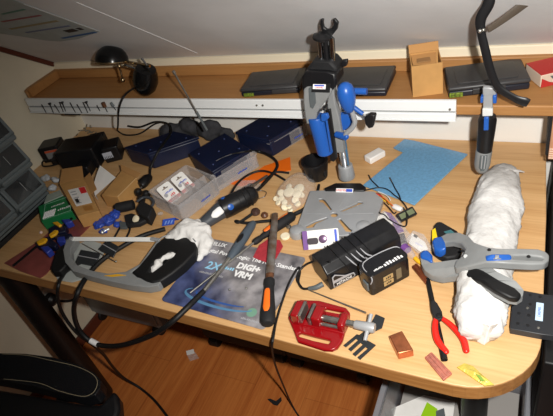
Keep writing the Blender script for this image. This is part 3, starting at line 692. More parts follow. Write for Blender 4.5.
# ---- pale grey lid under the saw and the two dark plates
mb = MB(); mb.plate([at(*p, .004) for p in [(72, 246), (88, 240), (101, 243), (104, 252), (96, 266), (86, 278), (72, 282), (58, 280), (54, 274), (62, 266), (68, 256)]], .003)
solo('plastic_offcut', 'pale grey flat plastic piece lying under the hacksaw', 'plastic piece', mb, TILE, bev=.001)
def hinge_plate(q, lab):
    t_ = thing('square_plate', lab, 'plate', at(q[0][0], q[0][1], 0))
    top_ = [at(x, y, h) for x, y, h in q]
    mb_ = MB(); mb_.plate(top_, .004); finish('plate', mb_, mat('dark_slate', (44, 46, 48), .35), t_, .0008)
    a_, b_ = (top_[0]+top_[1])/2, (top_[2]+top_[3])/2
    mb_ = MB(frame((a_+b_)/2+Vector((0, 0, .0008)), b_-a_)); mb_.box((0, 0, 0), ((b_-a_).length, .002, .0012)); finish('rib', mb_, PRINTG, t_)
hinge_plate([(75, 262, .012), (81, 249.5, .022), (100, 253, .022), (95, 266, .012)], 'dark square plate with pale rib, left one inside the saw frame')
hinge_plate([(98, 249, .016), (107, 239.5, .026), (119, 246.5, .026), (113, 257, .016)], 'dark square plate with pale rib, right one inside the saw frame')
mb = MB(); mb.rod(at(82, 243.5, .014), at(116, 262, .014), .0012, n=8); mb.ball(at(116, 261.5, .014), .003)
solo('headed_pin', 'thin steel pin crossing between the two dark plates', 'pin', mb, STEEL)

# small black bracket / clip near the blade
t = thing('spring_bracket', 'small black wire bracket behind the saw blade beside the cream disc', 'bracket', at(122, 238, 0))
mb = MB(); mb.tube([at(*p, .006) for p in [(113, 240), (121, 226), (124, 224), (130, 229), (125, 240)]], .0028, 8, sub=3); finish('wire', mb, BLACK, t)
mb = MB(); mb.plate([at(*p, .012) for p in [(119, 221), (127, 222), (127, 228), (120, 228)]], .006); finish('block', mb, GREYD, t, .001)

# ---- white cotton glove (a crumpled blob) behind the handle
def crumple(name, balls, m_, lab, cat, voxel=.005, amp=.010, size=.03, base_h=0):
    mb_ = MB()
    for c_, r_, sc in balls: mb_.ball(c_, r_, sc, 16)
    o = solo(name, lab, cat, mb_, m_)
    r = o.modifiers.new('join', 'REMESH'); r.mode = 'VOXEL'; r.voxel_size = voxel; r.use_smooth_shade = True
    s_ = o.modifiers.new('soften', 'SMOOTH'); s_.iterations = 4; s_.factor = .6
    tx = bpy.data.textures.new(name+'_folds', 'CLOUDS'); tx.noise_scale = size; tx.noise_depth = 2
    d_ = o.modifiers.new('folds', 'DISPLACE'); d_.texture = tx; d_.strength = amp; d_.mid_level = .5; d_.texture_coords = 'GLOBAL'
    dg = bpy.context.evaluated_depsgraph_get(); me = bpy.data.meshes.new_from_object(o.evaluated_get(dg))
    lo = DT+base_h - o.location.z + .0008
    for v in me.vertices:
        if v.co.z < lo: v.co.z = lo
    o.modifiers.clear(); o.data = me
    return o
G = at
crumple('cotton_glove', [(G(178, 238, .02), .040, (1, .75, .6)), (G(190, 231, .026), .046, (.95, .8, .75)), (G(200, 236, .024), .034, (.9, 1.1, .75)), (G(206, 243, .020), .020, (.8, 1.3, .9)),
    (G(203, 250, .018), .015, (.8, 1.3, .9)), (G(200, 258, .010), .011, (.8, 1.3, .8)), (G(192, 246, .016), .022, (1, 1, .8)), (G(171, 254.5, .026), .013, (1, .8, .8)), (G(165, 258, .027), .013, (1, .8, .8)), (G(159, 263.5, .027), .013, (1, .8, .8)), (G(153, 269, .026), .012, (1, .8, .8)), (G(178, 250, .012), .018, (1, 1, .7))],
    COTTON, 'crumpled white cotton glove stuffed behind the hacksaw handle', 'glove', .0045, .022, .03)
mb = MB(); mb.plate([at(*p, .008) for p in [(149, 286), (153, 286), (153.5, 289), (149.5, 289)]], .007)
solo('white_chip', 'tiny white plastic chip on the desk below the hacksaw handle', 'chip', mb, PRINTW, bev=.001)

# ---- drill stand neighbours: black cup, felt discs in a bag
cu = at(317, 178, 0)
t = thing('black_cup', 'thick walled black plastic cup standing left of the drill column', 'cup', cu)
mb = MB(); b0 = Vector((cu.x, cu.y+.005, DT+.0006)); mb.lathe(b0, b0+Vector((0, 0, .058)), [(0, .026), (.03, .0295), (.5, .034), (.93, .0385), (.98, .0385), (1, .037), (1, .031), (.5, .027), (.12, .023), (.1, .001)], 32, caps=False); mb.prism(circ(0, 0, .001), 0, .001) if False else None
finish('cup_body', mb, BLACK, t)
for a_ in (-100, -20, 200):
    a_ = math.radians(a_); p = b0+Vector((.0335*math.cos(a_), .0335*math.sin(a_), .022)); mb = MB(frame(p, (-math.sin(a_), math.cos(a_), 0))); mb.box((0, 0, 0), (.012, .005, .018)); finish('side_lug', mb, BLACKM, t, .0015)

mb = MB()
bo = [at(*p, .0) for p in [(300, 173), (316, 178), (318, 190), (308, 200), (296, 212), (283, 212), (272, 201), (280, 188), (290, 178)]]
cen = sum(bo, Vector())/len(bo); nseg = len(bo)
rings = [[mb.v((p.x, p.y, DT+.0008)) for p in bo], [mb.v(tuple(cen+(p-cen)*.97+Vector((0, 0, .012+.004*math.sin(i*2.3))))) for i, p in enumerate(bo)], [mb.v(tuple(cen+(p-cen)*.66+Vector((0, 0, .029+.006*math.sin(i*3.1))))) for i, p in enumerate(bo)]]
for r0, r1 in zip(rings, rings[1:]):
    for i in range(nseg): mb.face((r0[i], r0[(i+1) % nseg], r1[(i+1) % nseg], r1[i]))
cv = mb.v(tuple(cen+Vector((0, 0, .033))))
for i in range(nseg): mb.face((rings[2][i], rings[2][(i+1) % nseg], cv))
bag = solo('clear_bag', 'clear plastic bag holding cream felt discs beside the drill stand', 'bag', mb, BAGM, recalc=True)
ss = bag.modifiers.new('round', 'SUBSURF'); ss.levels = ss.render_levels = 2
k55 = K(255, 180, 6.9125)
disc_px = [((235, 85), 1.25, 'large round felt disc lying flat uppermost in the bag'), ((305, 60), 1.2, 'large felt disc at the top right of the bag'), ((180, 90), .8, 'felt disc leaning at the upper left of the bag'), ((292, 100), 1.0, 'felt disc tilted on the right of the bag'), ((145, 130), .6, 'small felt disc at the far left corner of the bag'),
           ((185, 130), .7, 'small felt disc left of centre in the bag'), ((205, 155), .65, 'small felt disc in the middle of the bag'), ((160, 158), .6, 'small felt disc under the left edge of the bag'), ((278, 140), .75, 'felt disc right of the dark patch in the bag'), ((295, 165), .7, 'felt disc near the lower right of the bag'),
           ((205, 190), .75, 'felt disc at the lower left of the bag'), ((235, 185), .6, 'small felt disc near the bottom of the bag'), ((245, 210), .6, 'small felt disc at the very bottom of the bag'), ((325, 105), .6, 'small felt disc at the right edge of the bag'), ((235, 45), .7, 'felt disc at the top edge of the bag')]
for i, (p, s_, lab) in enumerate(disc_px):
    q = k55([p])[0]; big = s_ > .9
    P_ = at(q[0], q[1], .018 if big else .010)
    z_ = P_.z; P_.z = z_
    n1 = Vector((random.uniform(-.5, .5), random.uniform(-.6, .2), 1)).normalized() if not big else Vector((random.uniform(-.2, .2), -.25, 1)).normalized()
    mb = MB(); mb.lathe(P_-n1*.003, P_+n1*.003, [(0, .0112*s_), (.1, .0126*s_), (.9, .0126*s_), (1, .0112*s_)], 18)
    solo('felt_disc', lab, 'felt disc', mb, FELT, 'felt discs in the clear bag')
mb = MB(); p = at(285.5, 237.5, .0); mb.lathe((p.x, p.y, DT+.0005), (p.x, p.y, DT+.0075), [(0, .011), (.15, .0122), (.85, .0122), (1, .011)], 22)
solo('felt_disc', 'single cream felt wheel lying between screwdriver handle and base plate', 'felt disc', mb, FELT, base=(p.x, p.y, DT))
t = thing('collet_nut', 'small steel nut lying by the screwdriver butt', 'nut', at(289, 228, 0)); p = at(289, 228, 0)
mb = MB(); mb.lathe((p.x, p.y, DT+.0005), (p.x, p.y, DT+.011), [(0, .0065), (.5, .0065), (.6, .0045), (1, .0045)], 12); finish('body', mb, STEEL, t)
mb = MB(); mb.lathe((p.x, p.y, DT+.0112), (p.x, p.y, DT+.0125), [(0, .0022), (1, .0022)], 10); finish('bore', mb, BLACK, t)

# ---- teal sheet, white eraser
fo_ = [(404.5, 139), (414, 140.5), (467.5, 154), (414.5, 204.5), (363, 185), (403.5, 152), (393.5, 147.5)]
t = thing('blue_plastic_sheet', 'translucent teal blue L-shaped plastic sheet lying behind the wires', 'sheet', at(415, 172, 0))
mb = MB(); mb.plate([at(*p, .0075) for p in fo_], .004); finish('sheet', mb, SKYF, t, .0008)
mb = MB(); mb.plate([at(*p, .0034) for p in fo_], .003); finish('lower_layer', mb, SKYE, t)
a, b, c_ = at(366.5, 163, 0), at(371.5, 168.5, 0), at(372, 158, 0)
M_, w, d = rect(at(371, 165, 0), at(386, 156.5, 0), at(366.5, 160, 0)); mb = MB(M_); mb.box((w/2, d/2, .0105), (w, max(d, .016), .020))
solo('white_eraser', 'white plastic block standing beside the blue sheet', 'eraser', mb, mat('eraser_white', (238, 236, 232), .6), bev=.003)

# ================================================================== right half of the desk
# ---- battery charger
FL, FR = at(331, 291, 0), at(403, 252, 0)
M_ = frame(FL, FR-FL); Lc = (FR-FL).length; Dc, Hc = .074, .060; M_.translation.z = DT+.0008
t = thing('battery_charger', 'scuffed black battery charger with battery plugged into its front', 'charger', M_ @ Vector((Lc/2, Dc/2, 0)))
mb = MB(); X_ = M_ @ Matrix(((0, 0, 1, 0), (1, 0, 0, 0), (0, 1, 0, 0), (0, 0, 0, 1)))     # profile (depth, height) swept along x
mb.M = X_; sec = [(.0, 0), (Dc, 0), (Dc-.002, Hc-.006), (Dc-.008, Hc), (.022, Hc), (.004, Hc-.016)]
mb.prism(sec, 0, Lc); finish('charger_body', mb, mat('scuffed_black_plastic', (30, 30, 32), .33, var=.3, vs=60), t, .003, seg=3)
for fx in (.22, .34, .46, .56):
    mb = MB(M_); mb.tube([(Lc*fx, Dc-.002, Hc-.007), (Lc*fx, Dc-.009, Hc+.0006), (Lc*fx, .022, Hc+.0006), (Lc*fx+.006, .0036, Hc-.016), (Lc*fx+.012, .0008, .014)], .0014, 6, sub=4); finish('moulding_rib', mb, BLACK, t)
for fx, s_ in ((.30, 0), (.37, .004), (.44, .008), (.50, .012)):      # white wear lines fanning on the front
    mb = MB(M_); mb.tube([(Lc*fx, .018, Hc-.003), (Lc*fx+.008, .0036, Hc-.0165), (Lc*fx+.018+s_, .0020, .026)], [.0006, .0020, .0006], 6, .5, sub=5); finish('scuff', mb, PRINTG, t)
# grey label with maker's name on the front
mb = MB(M_ @ Matrix(((1, 0, 0, 0), (0, 0, -1, -.0002), (0, 1, 0, 0), (0, 0, 0, 1))))
lab = [(.008, .005), (.060, .005), (.065, .010), (.062, .019), (.040, .024), (.026, .034), (.016, .041), (.008, .036)]
mb.prism(lab, 0, .0012); lp_ = finish('name_plate', mb, PRINTG, t, .0004)
Mf = M_ @ Matrix(((1, 0, 0, 0), (0, 0, -1, -.0014), (0, 1, 0, 0), (0, 0, 0, 1)))
mb = MB(Mf); mb.prism([(.010, .007), (.058, .007), (.062, .011), (.059, .017), (.010, .017)], 0, .0004); finish('black_field', mb, PRINTK, lp_)
mb = MB(Mf); mb.prism([(.011, .026), (.035, .025), (.025, .032), (.016, .038), (.011, .034)], 0, .0004); finish('black_field', mb, PRINTK, lp_)
mb = MB(Mf); mb.text('HITACHI', .0100, T_((.0355, .0118, .0008)), .0003); finish('lettering', mb, PRINTW, lp_)
# plugged-in battery
B0, B1 = at(372.5, 296.5, 0), at(411, 275.5, 0); Bm = frame(B0, B1-B0); Bw = (B1-B0).length; Bm.translation.z = DT+.0008
inv = Bm.inverted(); dep = .046; Hb = .058
mb = MB(Bm); mb.prism(rrect(-.001, 0, Bw, dep, .008), .0, Hb-.010); finish('battery_skirt', mb, BLACK, t, .003)
mb = MB(Bm); mb.prism(rrect(-.002, -.0015, Bw+.001, dep+.002, .014), .018, Hb); bt = finish('battery_pack', mb, mat('battery_black', (24, 24, 26), .26), t, .008, seg=4)
mb = MB(Bm); mb.tube([(-.001, -.002, Hb-.018), (.004, -.001, Hb-.004), (.012, dep-.004, Hb+.001), (Bw-.010, dep-.004, Hb+.001), (Bw-.002, dep*.5, Hb-.003)], .0012, 6, sub=5); finish('bright_edge', mb, PRINTG, bt)
Bf = Bm @ Matrix(((1, 0, 0, 0), (0, 0, -1, -.0016), (0, 1, 0, 0), (0, 0, 0, 1)))
for qx, qy in ((.030, .033), (.030, .018)):
    mb = MB(Bf); mb.prism(rrect(qx, qy-.006, qx+.024, qy+.006, .0008), 0, .0008); finish('gold_panel', mb, GOLD, bt)
mb = MB(Bf); mb.prism(rrect(.062, .013, .075, .042, .001), 0, .0008); finish('gold_panel', mb, mat('dull_gold', (110, 100, 80), .4), bt)
for qy in (.033, .018): mb = MB(Bf); mb.text('~3', .008, T_((.042, qy, .0009)), .0002); finish('lettering', mb, PRINTK, bt)
mb = MB(Bm); mb.text('~7', .0060, T_((Bw*.28, dep*.22, Hb+.0003)), .0003); finish('lettering', mb, PRINTW, bt)
mb = MB(Bm); mb.text('~7', .0125, T_((Bw*.66, dep*.24, Hb+.0003)), .0003); finish('lettering', mb, PRINTW, bt)
mb = MB(Bm); mb.box((-.003, dep*.35, .022), (.005, .018, .022)); finish('release_button', mb, GREYD, bt, .0015)
# its cord
c0 = at(321, 287, .018)
mb = MB(); pts = [c0, at(312, 289, .012), at(303, 289, .008), at(298, 283, .006), at(299, 274, .006), at(306, 267, .010), at(318, 262, .055)]
mb.tube([at(323, 284, .020), at(316, 287.5, .016), at(309, 288.5, .011)], [.0062, .0058, .0044], 12); finish('strain_relief', mb, GREYD, t)
pts = [at(312, 288, .012), at(303, 288.5, .006), at(298.5, 282, .005), at(300, 272, .005), at(298, 268, .0045), at(289, 283, .0040), at(281, 305, .004), at(276, 322, .004), aty(273.5, 336, .530), aty(272, 346, .524), atz(273, 356, .56), atz(277, 370, .40), atz(284, 387, .18), atz(290, 401, .05), atz(296, 412, .006), atz(305, 425, .006)]
mb = MB(); mb.tube(pts, .0028, 8, sub=8); finish('cord', mb, RUBBER, t)
mb = MB(); mb.tube([at(302, 288, .006), at(297, 279, .0075), at(301, 269, .012), at(312, 262, .030), at(330, 262, .064)], .0026, 8, sub=8); finish('cord_loop', mb, RUBBER, t)

# ---- thin probe in front of the charger
mb = MB(); mb.rod(at(301, 287, .003), at(366, 313, .003), .0012, .0024, 8)
solo('steel_probe', 'thin pointed steel probe lying between charger and red vise', 'probe', mb, STEEL)

# ---- red drill press vise
kv = K(285, 285, 5.01)
o = at(*kv([(60, 235)])[0], 0)
ov = [(14, 160), (52, 100), (75, 72), (112, 74), (170, 76), (305, 112), (326, 138), (320, 190), (300, 232), (288, 275), (262, 312), (235, 324), (195, 322), (62, 280), (46, 235)]
s1 = [(66, 244), (78, 236), (150, 255), (222, 272), (228, 282), (218, 294), (140, 277), (70, 256)]
s2 = [(196, 118), (208, 114), (290, 130), (298, 138), (290, 146), (205, 130)]
s3 = [(178, 182), (192, 176), (236, 188), (240, 206), (225, 216), (180, 206)]
vb = thing('drill_vise', 'small red drill press vise with grey jaws and steel screw', 'vise', at(322, 322, 0))
hv = .010
mb = MB(); mb.plate([at(*p, hv) for p in kv(ov)], hv-.0006, [[at(*p, hv) for p in kv(s)] for s in (s1, s2, s3)]); finish('slotted_base', mb, RED, vb, .003, seg=3)
# frame along the screw
A0, A1 = at(*kv([(60, 215)])[0], 0), at(*kv([(275, 262)])[0], 0)
Vm = frame(A0, A1-A0); Vm.translation.z = DT
vi = Vm.inverted()
def vl(p, h): q = vi @ at(*kv([p])[0], h); return q
jf = vl((15, 150), .010); jb = vl((110, 70), .038)
y0v = vl((50, 205), .010).y+.004; y1v = y0v+.041
xj = vl((40, 150), .040).x
mb = MB(Vm); mb.span((xj-.008, y0v, .008), (xj+.010, y1v, .039)); finish('fixed_jaw', mb, RED, vb, .003)
mb = MB(Vm); mb.span((xj+.0095, y0v+.001, .016), (xj+.016, y1v-.001, .0415)); finish('jaw_plate', mb, STEEL, vb, .001)
mb = MB(Vm); mb.span((xj+.030, y0v+.001, .016), (xj+.036, y1v-.001, .040)); finish('jaw_plate', mb, STEEL, vb, .001)
mb = MB(Vm); mb.span((xj+.036, y0v+.002, .011), (xj+.056, y1v-.002, .038)); finish('moving_jaw', mb, RED, vb, .003)
for yy in (.2, .8):
    yv = y0v+(y1v-y0v)*yy
    mb = MB(Vm); mb.span((xj-.004, yv-.007, .008), (xj+.105, yv+.007, .013)); finish('guide_rail', mb, RED, vb, .002)
ym = (y0v+y1v)/2; zs = .023
mb = MB(Vm); mb.span((xj+.090, ym-.018, .008), (xj+.106, ym+.018, .034)); finish('screw_boss', mb, RED, vb, .006, seg=4)
mb = MB(Vm)
n0 = 26; prof = []
for i in range(n0+1): prof += [(i/n0*.9+.02, .0072 if i % 2 else .0062)]
mb.lathe((xj+.05, ym, zs), (xj+.150, ym, zs), prof, 16); finish('lead_screw', mb, STEEL, vb)
mb = MB(Vm); mb.rod((xj+.05, ym-.012, .018), (xj+.092, ym-.012, .018), .0036, n=12); finish('guide_pin', mb, STEEL, vb)
mb = MB(Vm); mb.lathe((xj+.122, ym, zs), (xj+.163, ym, zs), [(0, .0075), (.05, .0088), (.9, .0105), (1, .0095)], 20); finish('screw_head', mb, GREYL, vb)
ta, tb = vl((440, 182), .044), vl((393, 283), .010)
mb = MB(Vm); cx_ = xj+.150
mb.rod((cx_, ym-.026, zs-.009), (cx_, ym+.024, zs+.010), .0042, n=12); finish('tommy_bar', mb, GREYL, vb)

# ---- black fork shaped tool under the vise handle
fk = [(292, 302), (360, 246), (372, 250), (440, 196), (432, 188), (455, 145), (500, 165), (486, 214), (452, 230), (446, 222), (398, 268), (455, 300), (376, 373), (362, 362), (415, 318), (403, 309), (352, 356), (338, 345), (390, 298), (378, 288), (330, 331), (317, 320), (366, 276), (356, 268), (305, 310)]
mb = MB(); mb.plate([at(*p, .0028) for p in kv(fk)], .0022)
solo('fork_spatula', 'flat black fork with spade end lying under the vise handle', 'fork', mb, mat('black_fork', (38, 42, 44), .5), bev=.0004)

# ---- copper heat sinks
def copper(name, tops, h, m_, lab, fins=0, cat='heat sink'):
    P_ = [at(*p, h) for p in tops]; t_ = thing(name, lab, cat, (sum(P_, Vector())/4).xy.to_3d()+Vector((0, 0, DT)), 'copper heat sinks by the pliers')
    mb_ = MB(); mb_.hull8([(p.x, p.y, DT+.0006) for p in P_], P_); finish('block', mb_, m_, t_, .0018, seg=3)
    for i in range(fins):
        f_ = (i+.5)/fins; a_, b_ = P_[0].lerp(P_[1], f_), P_[3].lerp(P_[2], f_)
        a_, b_ = a_.lerp(b_, .03), a_.lerp(b_, .97); w__ = (P_[1]-P_[0]).length/fins*.42
        mb_ = MB(frame(a_, b_-a_)); mb_.box(((b_-a_).length/2, 0, .0006), ((b_-a_).length, w__, .0025)); finish('fin', mb_, m_, t_, .0005)
copper('copper_heat_sink', [(389, 335.5), (402, 330.5), (413.5, 350), (398, 353.5)], .020, COPPER, 'bright copper block with shining front edge beside the black fork')
copper('copper_heat_sink', [(424.5, 357), (431.5, 351.5), (452.5, 373), (443.5, 380)], .006, COPPERP, 'pinkish ribbed copper strip below the red plier handles', 3)
copper('copper_heat_sink', [(411.5, 266), (416.5, 263), (431, 276), (425.5, 283)], .008, COPPERB, 'brown copper block tucked under the grey clamp jaw', 2)

# ---- long black tube and red-handled pliers on it
a, b = at(427.5, 279, .005), at(444.5, 360, .005)
mb = MB(); mb.lathe(a, b, [(0, .0044), (.02, .0050), (.97, .0062), (1, .0062), (1, .0044), (.96, .0040)], 16)
solo('black_tube', 'long black plastic tube lying under the red pliers', 'tube', mb, RUBBER)
t = thing('pliers', 'cutting pliers with red grips lying open near the white roll', 'pliers', at(440, 315, 0))
kp = K(400, 260, 6.9125)
def hp(pts, h): return [at(*p, h) for p in pts]
mb = MB(); mb.plate(hp([(430, 302), (433, 298.5), (437.5, 303), (442, 311), (443, 318), (438.5, 320), (434.5, 318), (431, 310)], .019), .009); finish('cutting_head', mb, BLACKM, t, .002)
mb = MB(); p = at(438.8, 315.5, .0185); mb.lathe(p, p+Vector((0, 0, .0022)), [(0, .0055), (.7, .0055), (1, .004)], 16); finish('pivot', mb, STEELD, t)
mb = MB(); mb.tube([at(437.5, 316, .014), at(435.3, 322, .014), at(435.2, 331, .013), at(438, 341, .011), at(446, 351.5, .009)], [.0042, .0055, .0062, .0066, .0058], 14, .75, sub=8); mb.ball(at(446, 351.5, .009), .0058, (1, 1, .75)); finish('grip', mb, REDP, t)
mb = MB(); mb.tube([at(440, 317, .014), at(448, 322.5, .014), at(456.5, 330.5, .012), at(463.5, 340, .010), at(466.3, 350.5, .009)], [.0042, .0055, .0062, .0066, .0058], 14, .75, sub=8); mb.ball(at(466.3, 350.5, .009), .0058, (1, 1, .75)); finish('grip', mb, REDP, t)

# ---- yellow sachet
ys = [(457, 367), (464.5, 363.2), (473, 366), (481, 373.5), (494, 384.5), (484.5, 385.5), (471, 376.5)]
t = thing('yellow_sachet', 'crinkled yellow plastic sachet lying near the rounded desk corner', 'sachet', at(476, 376, 0))
mb = MB(); top_ = [at(*p, .0035) for p in ys]; cen = sum(top_, Vector())/len(top_); cv = mb.v(cen+Vector((0, 0, .006))); vs = [mb.v(p) for p in top_]; vb_ = [mb.v((p.x, p.y, DT+.0006)) for p in top_]
for i in range(len(vs)):
    j = (i+1) % len(vs); mb.face((vs[i], vs[j], cv)); mb.face((vb_[i], vb_[j], vs[j], vs[i]))
mb.face(vb_[::-1]); finish('film', mb, YELF, t)
mb = MB(); mb.plate([at(*p, .0105) for p in [(476, 374), (480, 375), (485, 381), (481, 381)]], .001); finish('green_mark', mb, mat('olive_green', (120, 150, 60), .5), t)

# ---- rolled white cloth
path = [at(505, 169, .030), at(501, 180, .036), at(497, 205, .042), at(492, 235, .044), at(486, 265, .044), at(481, 295, .042), at(480, 316, .036), at(480, 334, .026)]
rad = [.024, .044, .053, .051, .050, .048, .045, .034]
mb = MB(); Q, RR = [], []
for i in range(len(path)-1):
    a, b, c_, d_ = path[max(i-1, 0)], path[i], path[i+1], path[min(i+2, len(path)-1)]
    for k in range(10):
        u_ = k/10; Q.append(.5*((2*b)+(c_-a)*u_+(2*a-5*b+4*c_-d_)*u_*u_+(3*b-a-3*c_+d_)*u_**3)); RR.append(rad[i]*(1-u_)+rad[i+1]*u_)
Q.append(path[-1]); RR.append(rad[-1])
prev = None; ns = 44
for i, c_ in enumerate(Q):
    tt = (Q[min(i+1, len(Q)-1)]-Q[max(i-1, 0)]); tt.z = 0; tt.normalize(); u_ = Vector((0, 0, 1)).cross(tt); cur = []
    for k in range(ns):
        an = 2*math.pi*k/ns
        dirv = u_*math.cos(an)+Vector((0, 0, 1))*math.sin(an)*.72
        sp = Vector((i*.30+k*.12, math.cos(an)*1.2, math.sin(an)*1.2))
        sw = Vector((i*.10+math.sin(an)*.9, math.cos(an)*.9-i*.035, math.sin(an)*.8)); r_ = RR[i]*(1+.10*noise.noise(sp*.35)+.20*abs(noise.noise(sw*2.3))+.12*abs(noise.noise(sw*5+Vector((3, 1, 0))))-.08)
        p = c_+dirv*r_; p.z = max(p.z, DT+.0008); cur.append(mb.v(p))
    if prev:
        for k in range(ns): mb.face((prev[k], prev[(k+1) % ns], cur[(k+1) % ns], cur[k]))
    else:
        e_ = mb.v(c_-tt*.012)
        for k in range(ns): mb.face((cur[(k+1) % ns], cur[k], e_))
    prev = cur
e_ = mb.v(Q[-1]+tt*.004+Vector((0, 0, -.006)))
for k in range(ns): mb.face((prev[k], prev[(k+1) % ns], e_))
rc = thing('rolled_cloth', 'rolled stained white cloth lying from the hanging clamp to the pliers', 'cloth', at(487, 262, 0))
finish('roll', mb, SOILED, rc, ang=80)
# folded tail at the near end and a loose corner at the far end
mb = MB(); mb.plate([at(*p, h) for p, h in [((461, 312), .030), ((472, 318), .050), ((490, 325), .062), ((503, 322), .044), ((499, 333), .020), ((484, 344), .006), ((478, 341), .008), ((467, 330), .012)]], .005); finish('folded_tail', mb, COTTON, rc, .002)
mb = MB(); mb.tube([at(478, 187, .050), at(490, 178, .062), at(503, 172, .062), at(516, 170.5, .050), at(524, 172, .034)], [.003, .006, .007, .005, .002], 10, .6); finish('hem', mb, COTTON, rc)

# ---- grey spring clamp lying across the cloth
kc = K(420, 215, 4.16)
def hc(px): return .040+max(0, min(1, (px-440)/50))*.068 - max(0, (px-500)/45)*.012
def hcp(pts, dz=0): return [at(x, y, hc(x)+dz) for x, y in pts]
sc = thing('spring_clamp', 'large grey spring clamp with blue jaw pads lying across the white roll', 'clamp', at(470, 262, 0))
lower = [(2, 178), (10, 168), (40, 168), (54, 190), (70, 205), (100, 205), (140, 195), (172, 178), (205, 168), (245, 172), (275, 200), (320, 235), (400, 275), (432, 312), (428, 335), (405, 350), (370, 345), (310, 315), (250, 275), (210, 262), (170, 252), (140, 255), (95, 262), (50, 252), (20, 230), (6, 205)]
upper = [(78, 92), (112, 74), (160, 70), (200, 84), (226, 112), (245, 120), (290, 134), (330, 138), (420, 138), (490, 140), (522, 150), (538, 166), (536, 188), (518, 202), (470, 204), (380, 200), (320, 196), (270, 196), (225, 206), (190, 215), (150, 222), (142, 212), (150, 190), (180, 165), (190, 140), (172, 116), (140, 108), (104, 112), (92, 118)]
slot = [(385, 166), (440, 165), (505, 172), (516, 180), (505, 188), (440, 186), (385, 182)]
mb = MB(); mb.plate(hcp(kc(lower), -.012), .016); finish('lower_arm', mb, GREY, sc, .005, seg=3, ang=30)
mb = MB(); mb.plate(hcp(kc(upper), .006), .018, [hcp(kc(slot), .006)]); finish('upper_arm', mb, GREY, sc, .005, seg=3, ang=30)
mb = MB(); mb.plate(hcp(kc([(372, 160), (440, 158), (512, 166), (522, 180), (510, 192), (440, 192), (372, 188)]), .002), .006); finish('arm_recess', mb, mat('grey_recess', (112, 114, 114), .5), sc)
mb = MB(); mb.plate(hcp(kc([(176, 230), (190, 214), (225, 212), (265, 228), (330, 268), (395, 300), (425, 328), (408, 346), (370, 340), (310, 310), (250, 272), (200, 258), (182, 248)]), -.006), .014); finish('black_grip', mb, RUBBER, sc, .005, seg=3)
mb = MB(); mb.plate(hcp(kc([(50, 108), (62, 92), (92, 88), (104, 112), (108, 138), (84, 152), (60, 142)]), .008), .020); finish('jaw_pad', mb, BLUE, sc, .004)
mb = MB(); mb.plate(hcp(kc([(-2, 158), (12, 144), (36, 146), (52, 165), (52, 196), (30, 182), (4, 174)]), -.006), .020); finish('jaw_pad', mb, BLUE, sc, .004)
mb = MB(); mb.plate(hcp(kc([(272, 168), (300, 162), (372, 162), (382, 170), (380, 182), (320, 186), (276, 186)]), .0085), .008); finish('ratchet_release', mb, BLUE, sc, .002)
mb = MB(); mb.plate(hcp(kc([(312, 166), (330, 166), (328, 178), (312, 180)]), .0095), .004); finish('silver_catch', mb, GREYL, sc, .001)
for q in ((177, 150), (288, 145), (452, 173)):
    p = kc([q])[0]; P_ = at(p[0], p[1], hc(p[0])+.0062); mb = MB(); mb.lathe(P_, P_+Vector((0, 0, .0014)), [(0, .0036), (1, .003)], 14); finish('rivet', mb, BLACK, sc)
mb = MB(); mb.lathe(at(*kc([(190, 172)])[0], hc(466)-.02), at(*kc([(190, 172)])[0], hc(466)+.0075), [(0, .0055), (.9, .0055), (1, .004)], 18); finish('pivot', mb, GREY, sc)

# ---- black and yellow tape measure like tool behind the clamp jaw
t = thing('snap_knife', 'black and yellow tool lying behind the blue clamp jaw pad', 'tool', at(440, 240, 0))
mb = MB(); mb.plate([at(*p, .022) for p in kc([(58, 40), (72, 26), (92, 28), (158, 66), (172, 150), (150, 172), (110, 178), (72, 158), (48, 140), (46, 100)])], .021); finish('body', mb, BLACKM, t, .004)
mb = MB(); mb.plate([at(*p, .0235) for p in kc([(50, 62), (64, 52), (72, 90), (74, 150), (60, 158), (50, 110)])], .004); finish('yellow_strip', mb, mat('bright_yellow', (240, 204, 24), .4), t, .001)
mb = MB(); mb.plate([at(*p, .0245) for p in kc([(98, 68), (128, 60), (148, 76), (118, 82)])], .003); finish('teal_patch', mb, mat('dull_teal', (60, 110, 116), .4), t, .001)

# ---- black perforated plate overhanging the right edge
kb = K(505, 285, 7.56)
bp_ = [at(*p, .016) for p in kb([(62, 40), (150, 42), (290, 68), (370, 78), (372, 385), (270, 372), (40, 330), (36, 310)])]
t = thing('perforated_block', 'black block with rows of holes and blue label overhanging the right desk edge', 'block', at(520, 318, 0))
mb = MB(); mb.plate(bp_, .0154); finish('block_body', mb, mat('charcoal_block', (40, 42, 46), .45), t, .002)
for q in ((190, 75), (265, 88), (112, 130), (190, 145), (105, 213), (180, 228), (97, 290), (172, 305), (270, 150)):
    if q == (270, 150): continue
    p = at(*kb([q])[0], .0162); mb = MB(); mb.lathe(p, p+Vector((0, 0, .0006)), [(0, .003), (1, .003)], 12); finish('hole', mb, PRINTK, t)
for q in ((170, 175), (253, 325)):
    p = at(*kb([q])[0], .0162); mb = MB(); mb.lathe(p, p+Vector((0, 0, .0016)), [(0, .0028), (.6, .0026), (1, .0012)], 12); finish('bright_screw', mb, STEEL, t)
la, lb_ = at(*kb([(256, 270)])[0], .0165), at(*kb([(265, 136)])[0], .0165)
Mq = frame(la, lb_-la); ll = (lb_-la).length; mb = MB(Mq); mb.box((ll/2, 0, .0002), (ll, .0125, .0006)); lb2 = finish('label', mb, mat('pale_blue_label', (190, 214, 236), .4), t)
mb = MB(Mq); mb.text('DREMEL', .0068, T_((ll/2, 0, .0006)), .0002); finish('lettering', mb, PRINTB, lb2)

